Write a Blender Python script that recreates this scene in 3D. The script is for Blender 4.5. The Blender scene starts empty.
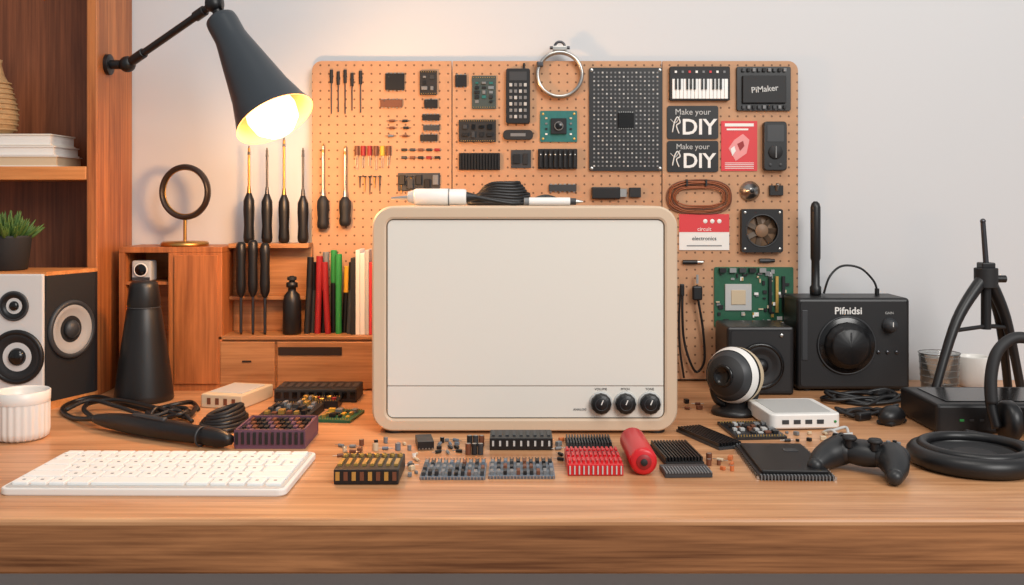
import bpy, bmesh, math, random
from mathutils import Vector, Matrix, Euler
R=random.Random(7)
scene=bpy.context.scene
try:
    scene.view_settings.view_transform='Standard'
    scene.view_settings.look='None'
except Exception as e: print(e)

# ---------------- scene frame (metres) ----------------
ZD=0.75      # desk top height
EYE=1.08     # lens height
YF=1.035     # desk front edge
WY=1.84      # wall plane
YB=1.82      # pegboard face
def X(px,Y): return (px-512)*Y/1000.0
def Z(py,Y): return EYE-(py-200)*Y/1000.0
def D(py): return 330.0/(py-200)

def lin(c):
    o=[]
    for v in c[:3]:
        v=v/255.0
        o.append(v/12.92 if v<=0.04045 else ((v+0.055)/1.055)**2.4)
    return (o[0],o[1],o[2],1.0)

MATS={}
def mat(name,c,rough=0.5,metal=0.0,emit=0.0,noise=0.0,nscale=40,bump=0.0,trans=0.0,coat=0.0):
    if name in MATS: return MATS[name]
    m=bpy.data.materials.new(name); m.use_nodes=True
    nt=m.node_tree; b=nt.nodes['Principled BSDF']
    col=lin(c)
    b.inputs['Base Color'].default_value=col
    b.inputs['Roughness'].default_value=rough
    b.inputs['Metallic'].default_value=metal
    if coat: b.inputs['Coat Weight'].default_value=coat
    if trans: b.inputs['Transmission Weight'].default_value=trans
    if emit:
        b.inputs['Emission Color'].default_value=col
        b.inputs['Emission Strength'].default_value=emit
    if noise or bump:
        tc=nt.nodes.new('ShaderNodeTexCoord'); n=nt.nodes.new('ShaderNodeTexNoise')
        n.inputs['Scale'].default_value=nscale; n.inputs['Detail'].default_value=4
        nt.links.new(tc.outputs['Object'],n.inputs['Vector'])
        if noise:
            mr=nt.nodes.new('ShaderNodeMapRange')
            mr.inputs['To Min'].default_value=1-noise; mr.inputs['To Max'].default_value=1+noise
            nt.links.new(n.outputs['Fac'],mr.inputs['Value'])
            mx=nt.nodes.new('ShaderNodeVectorMath'); mx.operation='SCALE'
            mx.inputs[0].default_value=col[:3]
            nt.links.new(mr.outputs[0],mx.inputs['Scale'])
            nt.links.new(mx.outputs[0],b.inputs['Base Color'])
        if bump:
            bp=nt.nodes.new('ShaderNodeBump'); bp.inputs['Strength'].default_value=bump; bp.inputs['Distance'].default_value=0.002
            nt.links.new(n.outputs['Fac'],bp.inputs['Height']); nt.links.new(bp.outputs[0],b.inputs['Normal'])
    MATS[name]=m; return m

def wood(name,dark,light,scale=(1,12,12),rough=0.4,plank=None,plankaxis='Y'):
    m=bpy.data.materials.new(name); m.use_nodes=True; nt=m.node_tree; b=nt.nodes['Principled BSDF']
    tc=nt.nodes.new('ShaderNodeTexCoord'); mp=nt.nodes.new('ShaderNodeMapping')
    mp.inputs['Scale'].default_value=scale
    nt.links.new(tc.outputs['Object'],mp.inputs['Vector'])
    n=nt.nodes.new('ShaderNodeTexNoise'); n.inputs['Scale'].default_value=2.2; n.inputs['Detail'].default_value=7; n.inputs['Roughness'].default_value=0.6; n.inputs['Distortion'].default_value=0.9
    nt.links.new(mp.outputs[0],n.inputs['Vector'])
    mp2=nt.nodes.new('ShaderNodeMapping'); mp2.inputs['Scale'].default_value=[s*9 if s>2 else s*2.5 for s in scale]
    nt.links.new(tc.outputs['Object'],mp2.inputs['Vector'])
    n2=nt.nodes.new('ShaderNodeTexNoise'); n2.inputs['Scale'].default_value=2.0; n2.inputs['Detail'].default_value=4
    nt.links.new(mp2.outputs[0],n2.inputs['Vector'])
    ad=nt.nodes.new('ShaderNodeMath'); ad.operation='MULTIPLY_ADD'; ad.inputs[1].default_value=0.45
    nt.links.new(n2.outputs['Fac'],ad.inputs[0]); 
    sc=nt.nodes.new('ShaderNodeMath'); sc.operation='MULTIPLY'; sc.inputs[1].default_value=0.6
    nt.links.new(n.outputs['Fac'],sc.inputs[0]); nt.links.new(sc.outputs[0],ad.inputs[2])
    cr=nt.nodes.new('ShaderNodeValToRGB')
    cr.color_ramp.elements[0].position=0.36; cr.color_ramp.elements[0].color=lin(dark)
    cr.color_ramp.elements[1].position=0.66; cr.color_ramp.elements[1].color=lin(light)
    nt.links.new(ad.outputs[0],cr.inputs['Fac'])
    last=cr.outputs['Color']
    if plank:
        sp=nt.nodes.new('ShaderNodeSeparateXYZ'); nt.links.new(tc.outputs['Object'],sp.inputs[0])
        dv=nt.nodes.new('ShaderNodeMath'); dv.operation='DIVIDE'; dv.inputs[1].default_value=plank
        nt.links.new(sp.outputs[plankaxis],dv.inputs[0])
        fl=nt.nodes.new('ShaderNodeMath'); fl.operation='FLOOR'; nt.links.new(dv.outputs[0],fl.inputs[0])
        wn=nt.nodes.new('ShaderNodeTexWhiteNoise'); wn.noise_dimensions='1D'; nt.links.new(fl.outputs[0],wn.inputs['W'])
        mr=nt.nodes.new('ShaderNodeMapRange'); mr.inputs['To Min'].default_value=0.92; mr.inputs['To Max'].default_value=1.05
        nt.links.new(wn.outputs['Value'],mr.inputs['Value'])
        vm=nt.nodes.new('ShaderNodeVectorMath'); vm.operation='SCALE'
        nt.links.new(last,vm.inputs[0]); nt.links.new(mr.outputs[0],vm.inputs['Scale']); last=vm.outputs[0]
    nt.links.new(last,b.inputs['Base Color'])
    b.inputs['Roughness'].default_value=rough
    bp=nt.nodes.new('ShaderNodeBump'); bp.inputs['Strength'].default_value=0.15; bp.inputs['Distance'].default_value=0.001
    nt.links.new(ad.outputs[0],bp.inputs['Height']); nt.links.new(bp.outputs[0],b.inputs['Normal'])
    return m

def pegmat(name,c,c2,sp=0.0155,rad=0.0019):
    m=mat(name,c,0.6,noise=0.12,nscale=60); nt=m.node_tree; b=nt.nodes['Principled BSDF']
    src=b.inputs['Base Color'].links[0].from_socket
    tc=nt.nodes.new('ShaderNodeTexCoord'); s=nt.nodes.new('ShaderNodeSeparateXYZ'); nt.links.new(tc.outputs['Object'],s.inputs[0])
    outs=[]
    for ax in ('X','Z'):
        d=nt.nodes.new('ShaderNodeMath'); d.operation='DIVIDE'; d.inputs[1].default_value=sp; nt.links.new(s.outputs[ax],d.inputs[0])
        f=nt.nodes.new('ShaderNodeMath'); f.operation='FRACT'; nt.links.new(d.outputs[0],f.inputs[0])
        g=nt.nodes.new('ShaderNodeMath'); g.operation='SUBTRACT'; g.inputs[1].default_value=0.5; nt.links.new(f.outputs[0],g.inputs[0])
        h=nt.nodes.new('ShaderNodeMath'); h.operation='POWER'; h.inputs[1].default_value=2
        a=nt.nodes.new('ShaderNodeMath'); a.operation='ABSOLUTE'; nt.links.new(g.outputs[0],a.inputs[0]); nt.links.new(a.outputs[0],h.inputs[0])
        outs.append(h.outputs[0])
    ad=nt.nodes.new('ShaderNodeMath'); ad.operation='ADD'; nt.links.new(outs[0],ad.inputs[0]); nt.links.new(outs[1],ad.inputs[1])
    lt=nt.nodes.new('ShaderNodeMath'); lt.operation='LESS_THAN'; lt.inputs[1].default_value=(rad/sp)**2; nt.links.new(ad.outputs[0],lt.inputs[0])
    mx=nt.nodes.new('ShaderNodeMix'); mx.data_type='RGBA'
    nt.links.new(lt.outputs[0],mx.inputs[0]); nt.links.new(src,mx.inputs[6]); mx.inputs[7].default_value=lin(c2)
    nt.links.new(mx.outputs[2],b.inputs['Base Color'])
    return m

def rrect(w,h,r,n=6,cx=0,cy=0):
    pts=[]
    for (sx,sy,a0) in ((1,1,0),(-1,1,90),(-1,-1,180),(1,-1,270)):
        for i in range(n+1):
            a=math.radians(a0+90*i/n)
            pts.append((cx+sx*(w/2-r)+r*math.cos(a),cy+sy*(h/2-r)+r*math.sin(a)))
    return pts
def catmull(P,sub=6,closed=False):
    P=[Vector(p) for p in P]; n=len(P); out=[]
    if n<3: return P
    rng=range(n) if closed else range(n-1)
    for i in rng:
        if closed: a,b,c,d=P[(i-1)%n],P[i],P[(i+1)%n],P[(i+2)%n]
        else: a=P[max(i-1,0)];b=P[i];c=P[i+1];d=P[min(i+2,n-1)]
        for k in range(sub):
            t=k/sub
            out.append(0.5*((2*b)+(c-a)*t+(2*a-5*b+4*c-d)*t*t+(3*b-a-3*c+d)*t**3))
    if not closed: out.append(P[-1])
    return out

class B:
    def __init__(s,name,M=None):
        s.name=name; s.M=M or Matrix.Identity(4); s.bm=bmesh.new(); s.mats=[]
    def mi(s,m):
        if m not in s.mats: s.mats.append(m)
        return s.mats.index(m)
    def _merge(s,t,m,smooth):
        i=s.mi(m)
        for f in t.faces: f.material_index=i; f.smooth=smooth
        me=bpy.data.meshes.new('tmp'); t.to_mesh(me); t.free(); s.bm.from_mesh(me); bpy.data.meshes.remove(me)
    def box(s,c,d,m,bev=0,rot=None,seg=2):
        t=bmesh.new(); bmesh.ops.create_cube(t,size=1)
        for v in t.verts: v.co=Vector((v.co.x*d[0],v.co.y*d[1],v.co.z*d[2]))
        if bev>0:
            bev=min(bev,min(d)*0.49)
            bmesh.ops.bevel(t,geom=list(t.edges),offset=bev,segments=seg,affect='EDGES',profile=0.5)
        T=Matrix.Translation(c)@(Euler(rot).to_matrix().to_4x4() if rot else Matrix.Identity(4))
        t.transform(T); s._merge(t,m,False); return s
    def bx(s,x0,x1,y0,y1,z0,z1,m,bev=0):
        return s.box(((x0+x1)/2,(y0+y1)/2,(z0+z1)/2),(abs(x1-x0),abs(y1-y0),abs(z1-z0)),m,bev)
    def loft(s,loops,m,cap0=True,cap1=True,smooth=False,closed=True):
        t=bmesh.new(); L=[[t.verts.new(p) for p in lp] for lp in loops]; n=len(L[0])
        for a,b in zip(L,L[1:]):
            for i in range(n if closed else n-1):
                j=(i+1)%n
                try: t.faces.new((a[i],a[j],b[j],b[i]))
                except ValueError: pass
        if cap0: t.faces.new(L[0][::-1])
        if cap1: t.faces.new(L[-1])
        bmesh.ops.recalc_face_normals(t,faces=list(t.faces))
        s._merge(t,m,smooth); return s
    def plate(s,pts,z0,z1,m,bev=0.0,T=None):
        def ins(p,k):
            cx=sum(q[0] for q in pts)/len(pts); cy=sum(q[1] for q in pts)/len(pts)
            v=Vector((p[0]-cx,p[1]-cy)); l=v.length
            v=v*(1-k/l) if l>0 else v
            return (cx+v.x,cy+v.y)
        loops=[]
        if bev:
            seq=[(z0,bev),(z0+bev,0),(z1-bev,0),(z1-bev*0.3,bev*0.3),(z1,bev)]
        else: seq=[(z0,0),(z1,0)]
        for z,k in seq: loops.append([Vector((*ins(p,k),z)) for p in pts])
        if T: loops=[[T@v for v in l] for l in loops]
        return s.loft(loops,m)
    def lathe(s,prof,c,m,axis=(0,0,1),seg=32,smooth=True,cap0=True,cap1=True,rip=0,nr=0):
        q=Vector((0,0,1)).rotation_difference(Vector(axis).normalized()).to_matrix()
        c=Vector(c); loops=[]
        for r,z in prof:
            r=max(r,1e-5)
            loops.append([c+q@Vector(((r+rip*math.cos(nr*2*math.pi*i/seg))*math.cos(2*math.pi*i/seg),(r+rip*math.cos(nr*2*math.pi*i/seg))*math.sin(2*math.pi*i/seg),z)) for i in range(seg)])
        s.loft(loops,m,cap0,cap1,smooth); return s
    def cyl(s,a,b,r,m,r2=None,seg=20,bev=0,smooth=True):
        a=Vector(a); b=Vector(b); l=(b-a).length; r2=r if r2 is None else r2
        k=bev or min(r,r2,l)*0.06
        return s.lathe([(r-k,0),(r,k),(r,k*1.01),(r2,l-k*1.01),(r2,l-k),(r2-k,l)],a,m,(b-a),seg,smooth)
    def disc(s,c,r,th,axis,m,seg=28): 
        c=Vector(c); a=Vector(axis).normalized(); return s.cyl(c,c+a*th,r,m,seg=seg)
    def sph(s,c,r,m,sc=(1,1,1),seg=24,rot=None):
        t=bmesh.new(); bmesh.ops.create_uvsphere(t,u_segments=seg,v_segments=seg//2,radius=r)
        T=Matrix.Translation(c)@(Euler(rot).to_matrix().to_4x4() if rot else Matrix.Identity(4))@Matrix.Diagonal((*sc,1))
        t.transform(T); s._merge(t,m,True); return s
    def tube(s,pts,r,m,seg=8,sub=6,closed=False,raw=False):
        P=[Vector(p) for p in pts] if raw else catmull(pts,sub,closed)
        n=len(P); loops=[]; N=None
        rs=r if isinstance(r,(list,tuple)) else None
        for i in range(n):
            if closed: T=(P[(i+1)%n]-P[i-1]).normalized()
            else: T=(P[min(i+1,n-1)]-P[max(i-1,0)]).normalized()
            if N is None:
                N=T.orthogonal().normalized()
            N=(N-T*N.dot(T)); N=N.normalized() if N.length>1e-6 else T.orthogonal().normalized()
            Bn=T.cross(N)
            if rs:
                u=i/(n-1)*(len(rs)-1); k=min(int(u),len(rs)-2); rr=rs[k]+(rs[k+1]-rs[k])*(u-k)
            else: rr=r
            loops.append([P[i]+(N*math.cos(2*math.pi*j/seg)+Bn*math.sin(2*math.pi*j/seg))*rr for j in range(seg)])
        if closed:
            loops.append(loops[0])
            return s.loft(loops,m,False,False,True)
        return s.loft(loops,m,True,True,True)
    def torus(s,c,Rr,r,m,axis=(0,0,1),seg=48,rs=12,flat=1.0):
        q=Vector((0,0,1)).rotation_difference(Vector(axis).normalized()).to_matrix(); c=Vector(c)
        t=bmesh.new(); L=[]
        for i in range(seg):
            a=2*math.pi*i/seg
            L.append([t.verts.new(c+q@Vector(((Rr+r*math.cos(2*math.pi*j/rs))*math.cos(a),(Rr+r*math.cos(2*math.pi*j/rs))*math.sin(a),flat*r*math.sin(2*math.pi*j/rs)))) for j in range(rs)])
        for i in range(seg):
            a,b=L[i],L[(i+1)%seg]
            for j in range(rs): t.faces.new((a[j],b[j],b[(j+1)%rs],a[(j+1)%rs]))
        bmesh.ops.recalc_face_normals(t,faces=list(t.faces))
        s._merge(t,m,True); return s
    def text(s,txt,c,size,m,rot=(0,0,0),ext=0.0003,bold=0.0):
        cu=bpy.data.curves.new('t','FONT'); cu.body=txt; cu.size=size; cu.extrude=ext; cu.align_x='CENTER'; cu.align_y='CENTER'; cu.offset=bold; cu.resolution_u=3
        o=bpy.data.objects.new('t',cu); scene.collection.objects.link(o)
        dg=bpy.context.evaluated_depsgraph_get(); dg.update()
        me=bpy.data.meshes.new_from_object(o.evaluated_get(dg))
        t=bmesh.new(); t.from_mesh(me); t.transform(Matrix.Translation(c)@Euler(rot).to_matrix().to_4x4())
        bpy.data.objects.remove(o); bpy.data.curves.remove(cu); bpy.data.meshes.remove(me)
        s._merge(t,m,False); return s
    def done(s):
        me=bpy.data.meshes.new(s.name)
        if s.M==Matrix.Identity(4) and s.bm.verts and s.recenter:
            xs=[v.co for v in s.bm.verts]
            lo=Vector((min(v.x for v in xs),min(v.y for v in xs),min(v.z for v in xs))); hi=Vector((max(v.x for v in xs),max(v.y for v in xs),max(v.z for v in xs)))
            c=Vector(((lo.x+hi.x)/2,(lo.y+hi.y)/2,lo.z))
            s.bm.transform(Matrix.Translation(-c)); s.M=Matrix.Translation(c)
        s.bm.to_mesh(me); s.bm.free()
        for m in s.mats: me.materials.append(m)
        o=bpy.data.objects.new(s.name,me); o.matrix_world=s.M; scene.collection.objects.link(o)
        return o
    recenter=True

# ---------------- materials ----------------
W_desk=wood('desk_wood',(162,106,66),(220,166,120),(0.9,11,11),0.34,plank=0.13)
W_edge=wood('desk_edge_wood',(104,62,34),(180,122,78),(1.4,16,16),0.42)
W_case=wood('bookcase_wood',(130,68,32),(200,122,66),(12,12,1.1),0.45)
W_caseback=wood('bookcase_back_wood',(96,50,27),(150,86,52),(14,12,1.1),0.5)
W_shelf=wood('shelf_wood',(176,104,50),(222,148,86),(1.5,12,12),0.45)
W_box=wood('cabinet_wood',(130,72,36),(188,114,62),(12,12,1.5),0.45)
W_org=wood('organizer_wood',(140,90,52),(192,136,88),(1.4,14,14),0.45)
SLOT_SHADE=mat('painted_recess_shade',(40,24,16),0.8)  # dark colour painted in for the shade inside gaps and grooves
PEG=pegmat('pegboard_hardboard',(192,146,110),(112,78,52))
PEGE=mat('pegboard_edge',(166,116,74),0.7)
WALL=mat('wall_paint',(211,212,214),0.85,noise=0.015,nscale=3,bump=0.05)
BLK=mat('black_plastic',(20,20,22),0.4)
BLK2=mat('black_matte',(30,30,32),0.6)
BLK3=mat('black_gloss',(12,12,14),0.2)
DGRY=mat('dark_grey_plastic',(54,56,59),0.45)
GRY=mat('grey_plastic',(120,122,124),0.5)
LG=mat('light_grey_plastic',(190,190,188),0.45)
WHT=mat('white_plastic',(236,234,230),0.38)
WHK=mat('white_key',(244,243,240),0.45)
CER=mat('white_ceramic',(234,230,224),0.3)
MET=mat('brushed_steel',(190,188,184),0.28,1.0)
DMET=mat('dark_steel',(88,88,92),0.35,1.0)
BRS=mat('brass',(196,150,84),0.35,1.0)
GLD=mat('gold_contacts',(204,166,90),0.35,0.6)
COP=mat('copper_wire',(150,84,50),0.4,0.3)
RED=mat('red_plastic',(206,28,36),0.35)
DRED=mat('dark_red',(150,30,34),0.45)
GRN=mat('pcb_green',(34,92,66),0.4,noise=0.2,nscale=120)
TEAL=mat('pcb_teal',(36,108,106),0.4,noise=0.2,nscale=150)
PCBK=mat('pcb_black',(28,29,32),0.4,noise=0.3,nscale=150)
BLUG=mat('blue_grey_plastic',(108,118,130),0.5)
YEL=mat('yellow_plastic',(226,172,56),0.45)
ORG=mat('orange_plastic',(206,116,66),0.45)
CRM=mat('cream_paint',(234,228,216),0.42)
CRM2=mat('screen_cream',(229,225,216),0.36)
BGE=mat('beige_shell',(212,188,162),0.5)
BRN=mat('brown_plastic',(112,66,44),0.5)
GRE=mat('green_plastic',(46,140,70),0.45)
LEAF=mat('leaf_green',(74,104,44),0.6,noise=0.3,nscale=30)
POT=mat('pot_charcoal',(36,38,40),0.7)
MAUVE=mat('mauve_tray',(104,70,88),0.5)
BEIGE=mat('beige_block',(206,186,156),0.6)
PAPER=mat('paper_white',(232,230,226),0.7)
BASK=mat('wicker',(186,148,104),0.8,noise=0.3,nscale=90,bump=0.6)
CONE=mat('speaker_cone',(168,166,164),0.6)
LAMPG=mat('lamp_grey_enamel',(52,58,64),0.38)
LAMPI=mat('lamp_inside',(196,150,104),0.6)
BULB=mat('bulb_glow',(255,226,178),0.5,emit=2.2)
GLASS=mat('clear_glass',(240,244,244),0.05,trans=0.95)
FLOOR=wood('floor_wood',(110,84,62),(150,120,94),(1,9,9),0.5)
SKIN=mat('red_card',(214,60,66),0.5)

# ---------------- room ----------------
B.recenter=False
b=B('wall_back'); b.bx(-2.4,2.4,WY,WY+0.1,0,2.6,WALL); b.done()
b=B('wall_left'); b.bx(-2.5,-2.4,-2.2,WY+0.1,0,2.6,WALL); b.done()
b=B('floor'); b.bx(-2.5,2.5,-2.2,WY+0.1,-0.05,0,FLOOR); b.done()
b=B('baseboard_back'); b.bx(-2.4,2.4,WY-0.014,WY-0.0005,0,0.09,WHT,0.003); b.done()

# ---------------- desk ----------------
b=B('wooden_desk')
b.bx(-1.35,1.35,YF,WY-0.003,ZD-0.010,ZD,W_desk,0.0035)
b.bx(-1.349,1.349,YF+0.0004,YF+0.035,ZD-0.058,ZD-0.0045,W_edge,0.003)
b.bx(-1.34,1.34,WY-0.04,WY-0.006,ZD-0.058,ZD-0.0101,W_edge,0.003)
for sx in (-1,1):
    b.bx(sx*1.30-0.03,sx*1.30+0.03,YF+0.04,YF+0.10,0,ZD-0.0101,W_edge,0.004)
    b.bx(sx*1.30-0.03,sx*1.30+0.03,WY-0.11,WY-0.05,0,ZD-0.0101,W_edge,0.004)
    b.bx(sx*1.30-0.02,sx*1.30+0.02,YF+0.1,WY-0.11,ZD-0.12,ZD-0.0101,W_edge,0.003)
b.done()
B.recenter=True

# ---------------- bookcase ----------------
b=B('bookcase')
b.bx(-0.715,-0.697,1.68,WY-0.004,ZD,1.75,W_case,0.002)
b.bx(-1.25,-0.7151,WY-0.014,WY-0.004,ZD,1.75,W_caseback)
b.bx(-1.268,-1.25,1.68,WY-0.004,ZD,1.75,W_case,0.002)
zs=Z(180,1.68)
b.bx(-1.2499,-0.7151,1.68,WY-0.0142,zs,zs+0.023,W_shelf,0.002)
b.bx(-1.2499,-0.7151,1.68,WY-0.0142,1.73,1.75,W_case,0.002)
b.done()
b=B('stacked_books'); z=zs+0.0232
for i,(w,d,h,c) in enumerate(((0.19,0.10,0.019,PAPER),(0.185,0.10,0.016,WHT),(0.19,0.095,0.020,CRM))):
    x1=X(57-i*3,1.70)
    b.bx(x1-w,x1,1.70,1.70+d,z,z+0.002,c); b.bx(x1-w+0.002,x1-0.002,1.702,1.70+d-0.002,z+0.002,z+h-0.002,PAPER if i else BEIGE); b.bx(x1-w,x1,1.70,1.70+d,z+h-0.002,z+h,c)
    b.bx(x1-w,x1-w+0.003,1.70,1.70+d,z,z+h,c); z+=h+0.0004
b.done(); zb=z
b=B('wicker_vase')
cc=(X(-8,1.75),1.75,zb)
b.lathe([(0.028,0),(0.038,0.012),(0.042,0.03),(0.040,0.05),(0.031,0.085),(0.020,0.105),(0.015,0.125),(0.017,0.132),(0.013,0.130),(0.012,0.10)],cc,BASK,seg=40)
for k in range(10): 
    zz=0.010+k*0.009; 
    rr0=0.036+0.006*math.sin(min(zz/0.03,1.0)*1.57) if zz<0.05 else 0.041-(zz-0.05)*0.26
    b.torus((cc[0],cc[1],zb+zz),rr0,0.0017,BASK,seg=36,rs=6)
b.done()
# ---------------- speaker ----------------
b=B('bookshelf_speaker')
zt=Z(272,1.57)
fp=[(-0.90,1.57),(-0.731,1.57),(-0.693,1.66),(-0.693,1.672),(-0.90,1.672)]
b.loft([[Vector((x,y,ZD+0.012)) for x,y in fp],[Vector((x,y,zt-0.006)) for x,y in fp]],BLK2)
b.loft([[Vector((x,y,zt-0.006)) for x,y in fp],[Vector((x,y,zt)) for x,y in fp]],W_shelf)
b.loft([[Vector((x,y,ZD)) for x,y in fp],[Vector((x,y,ZD+0.012)) for x,y in fp]],W_shelf)
b.bx(-0.899,-0.733,1.563,1.57,ZD+0.008,zt-0.003,mat('speaker_front',(214,212,210),0.5),0.002)
def driver(b,c,ax,r,cone,rim,dome):
    c=Vector(c); ax=Vector(ax).normalized()
    b.torus(c+ax*0.001,r,r*0.10,rim,ax,seg=40)
    b.lathe([(r,0.0015),(r*0.86,0.004),(r*0.74,0.001),(r*0.34,-0.002)],c,cone,ax,seg=40,cap0=False,cap1=True)
    b.lathe([(r*0.36,0),(r*0.30,r*0.12),(r*0.16,r*0.2),(0.0001,r*0.22)],c,dome,ax,seg=28)
yf=1.5628
driver(b,(X(14,yf),yf,Z(306,yf)),(0,-1,0),0.0215,BLK,DGRY,BLK3)
driver(b,(X(17,yf),yf,Z(357,yf)),(0,-1,0),0.039,BLK2,BLK,BLK3)
b.text('HIFI',(X(36,yf),yf-0.0002,Z(392,yf)),0.006,BLK,(math.pi/2,0,0))
nv=Vector((0.09,-0.038,0)).normalized()
mc=Vector((-0.712,1.615,0))+nv*0.0008
driver(b,(mc.x,mc.y,Z(329,1.615)),nv,0.043,CONE,DGRY,DGRY)
ang=math.atan2(0.09,0.038)
for k in range(6):
    b.text('x',(mc.x-0.018+0.006*k*math.cos(ang),mc.y-0.042+0.014*k*math.sin(ang),Z(382,1.615)),0.007,RED if k%2 else LG,(math.pi/2,0,ang))
b.done()
# ---------------- plant ----------------
b=B('potted_succulent'); px=X(6,1.61); 
b.lathe([(0.026,0),(0.030,0.002),(0.036,0.052),(0.037,0.056),(0.034,0.056),(0.033,0.049)],(px,1.615,zt),POT)
for i in range(150):
    a=R.uniform(0,6.283); e=R.uniform(0.35,1.45); l=R.uniform(0.024,0.046)
    d=Vector((math.cos(a)*math.cos(e),math.sin(a)*math.cos(e),math.sin(e)))
    p=Vector((px,1.615,zt+0.048))+Vector((d.x,d.y,0))*0.022
    q=p+d*l*0.6; q2=p+d*l+Vector((0,0,0.004))
    b.tube([p,q,q2],[0.0014,0.0032,0.0024,0.0004],LEAF,seg=5,sub=3)
b.done()
# ---------------- cabinet box + ring ----------------
b=B('wooden_cabinet')
x0,x1,y0,y1=X(119,1.73),X(222,1.73),1.73,WY-0.005; zt2=Z(247,1.73)
xm=X(171,1.73); t=0.010
b.bx(x0,x1,y0,y1,ZD,ZD+t,W_box); b.bx(x0,x1,y0,y1,zt2-t,zt2,W_box,0.001)
b.bx(x0,x0+t,y0,y1,ZD+t,zt2-t,W_box); b.bx(xm-t/2,x1,y0,y1,ZD+t,zt2-t,W_box,0.001)
b.bx(x0+t,xm-t/2,y1-0.006,y1,ZD+t,zt2-t,W_shelf)
b.bx(xm+0.006,x1-0.007,y0-0.003,y0,ZD+0.012,zt2-0.014,W_box,0.001)
zc=Z(282,1.73); b.bx(x0+t,xm-t/2,y0+0.004,y1-0.006,zc-0.005,zc,W_box)
b.bx(x0+0.016,x0+0.05,y0+0.015,y0+0.045,zc,zc+0.036,LG,0.003)
b.disc((x0+0.033,y0+0.015,zc+0.020),0.011,0.004,(0,-1,0),BLK3)
b.torus((x0+0.033,y0+0.012,zc+0.020),0.011,0.0014,WHT,(0,-1,0),seg=24,rs=6)
b.bx(x0+0.018,x0+0.048,y0+0.012,y0+0.015,zc+0.002,zc+0.007,DGRY)
b.done()
b=B('ring_ornament'); yr=1.77; cx=X(185,yr)
b.lathe([(0.040,0),(0.041,0.002),(0.041,0.005),(0.038,0.008),(0.006,0.009)],(cx,yr,zt2),BRS,seg=40)
b.cyl((cx,yr,zt2+0.008),(cx,yr,zt2+0.05),0.003,BRS)
zc=Z(192,yr)
b.torus((cx,yr,zc),0.0450,0.0046,mat('walnut_ring',(44,32,26),0.4),(0.25,1,0),seg=64,rs=14,flat=1.7)
b.torus((cx,yr,zc),0.0398,0.0011,BRS,(0.25,1,0),seg=64,rs=8)
b.done()
# ---------------- black cone ----------------
b=B('cone_speaker'); cx=X(144,1.65)  # truncated cone speaker with a rounded collar
b.lathe([(0.044,0),(0.0475,0.003),(0.0465,0.012),(0.040,0.065),(0.033,0.110),(0.0275,0.148),(0.0262,0.151),(0.0260,0.156),(0.0268,0.159),(0.0235,0.186),(0.0215,0.193),(0.018,0.196),(0.0001,0.1975)],(cx,1.65,ZD),mat('cone_black',(20,21,23),0.4),seg=48)
b.torus((cx,1.65,ZD+0.1535),0.0264,0.0010,DGRY,seg=40,rs=6)
b.done()
# ---------------- lamp ----------------
b=B('wall_desk_lamp')
pj=Vector((X(124,1.70),1.70,Z(63,1.70)))
b.cyl((-0.697,1.72,pj.z),(-0.690,1.72,pj.z),0.018,BLK)
b.cyl((-0.690,1.72,pj.z),(pj.x,1.72,pj.z),0.008,BLK)
b.sph((pj.x,1.715,pj.z),0.014,BLK)
top=Vector((X(214,1.60),1.60,Z(4,1.60)))
b.cyl((pj.x,1.715,pj.z),top,0.0062,BLK)
b.cyl(Vector((pj.x,1.715,pj.z)).lerp(top,0.06),Vector((pj.x,1.715,pj.z)).lerp(top,0.2),0.0085,BLK)
b.cyl(Vector((pj.x,1.715,pj.z)).lerp(top,0.8),Vector((pj.x,1.715,pj.z)).lerp(top,0.9),0.0085,BLK)
b.sph(top,0.014,BLK)
b.cyl(top+Vector((-0.012,0.0,0)),top+Vector((0.014,0,0)),0.010,BLK)
S0=Vector((X(220,1.60),1.60,Z(18,1.60))); S1=Vector((X(275,1.540),1.540,Z(119,1.540)))
b.cyl(top,S0,0.008,BLK)
ax=(S1-S0); L=ax.length; ax.normalize()
prof=[(0.0001,-0.004),(0.012,-0.004),(0.020,0.0),(0.0245,0.004),(0.0255,0.012),(0.0255,0.040),(0.028,0.055),(0.033,0.080),(0.0395,L*0.56),(0.047,L*0.75),(0.0570,L*0.92),(0.0625,L),(0.063,L+0.001)]
b.lathe(prof,S0,LAMPG,ax,seg=56,cap1=False)
b.lathe([(0.063,L+0.001),(0.061,L+0.0005),(0.055,L*0.92),(0.045,L*0.75),(0.036,L*0.55),(0.024,L*0.35),(0.0001,L*0.33)],S0,LAMPI,ax,seg=56,cap0=False)
b.lathe([(0.012,L*0.33),(0.013,L*0.55),(0.024,L*0.70),(0.036,L*0.84),(0.040,L*0.94),(0.036,L*1.04),(0.022,L*1.11),(0.0001,L*1.13)],S0,BULB,ax,seg=40)
b.done()
# ---------------- organizer + rack ----------------
yo=1.73; zo=Z(336,yo)
b=B('drawer_organizer')
x0,x1=X(219,yo),X(374,yo); y1=1.812
b.bx(x0,x1,yo+0.006,y1,ZD,zo-0.007,W_org); b.bx(x0-0.002,x1+0.002,yo,y1,zo-0.007,zo,W_org,0.0015)
xa=X(276,yo)
for (a,c) in ((x0+0.002,xa-0.002),(xa+0.002,x1-0.002)):
    b.bx(a,c,yo-0.001,yo+0.008,ZD+0.003,zo-0.010,W_org,0.0015)
b.bx(X(247,yo)-0.008,X(247,yo)+0.008,yo-0.0022,yo-0.001,Z(361,yo)-0.002,Z(361,yo)+0.001,SLOT_SHADE)  # raised dark strip painted as a slot's shade
b.bx(xa+0.004,X(342,yo),yo-0.0025,yo-0.001,Z(355,yo),Z(347,yo),SLOT_SHADE)  # drawer gap is solid; its shade is a dark strip on the front
b.done()
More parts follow.
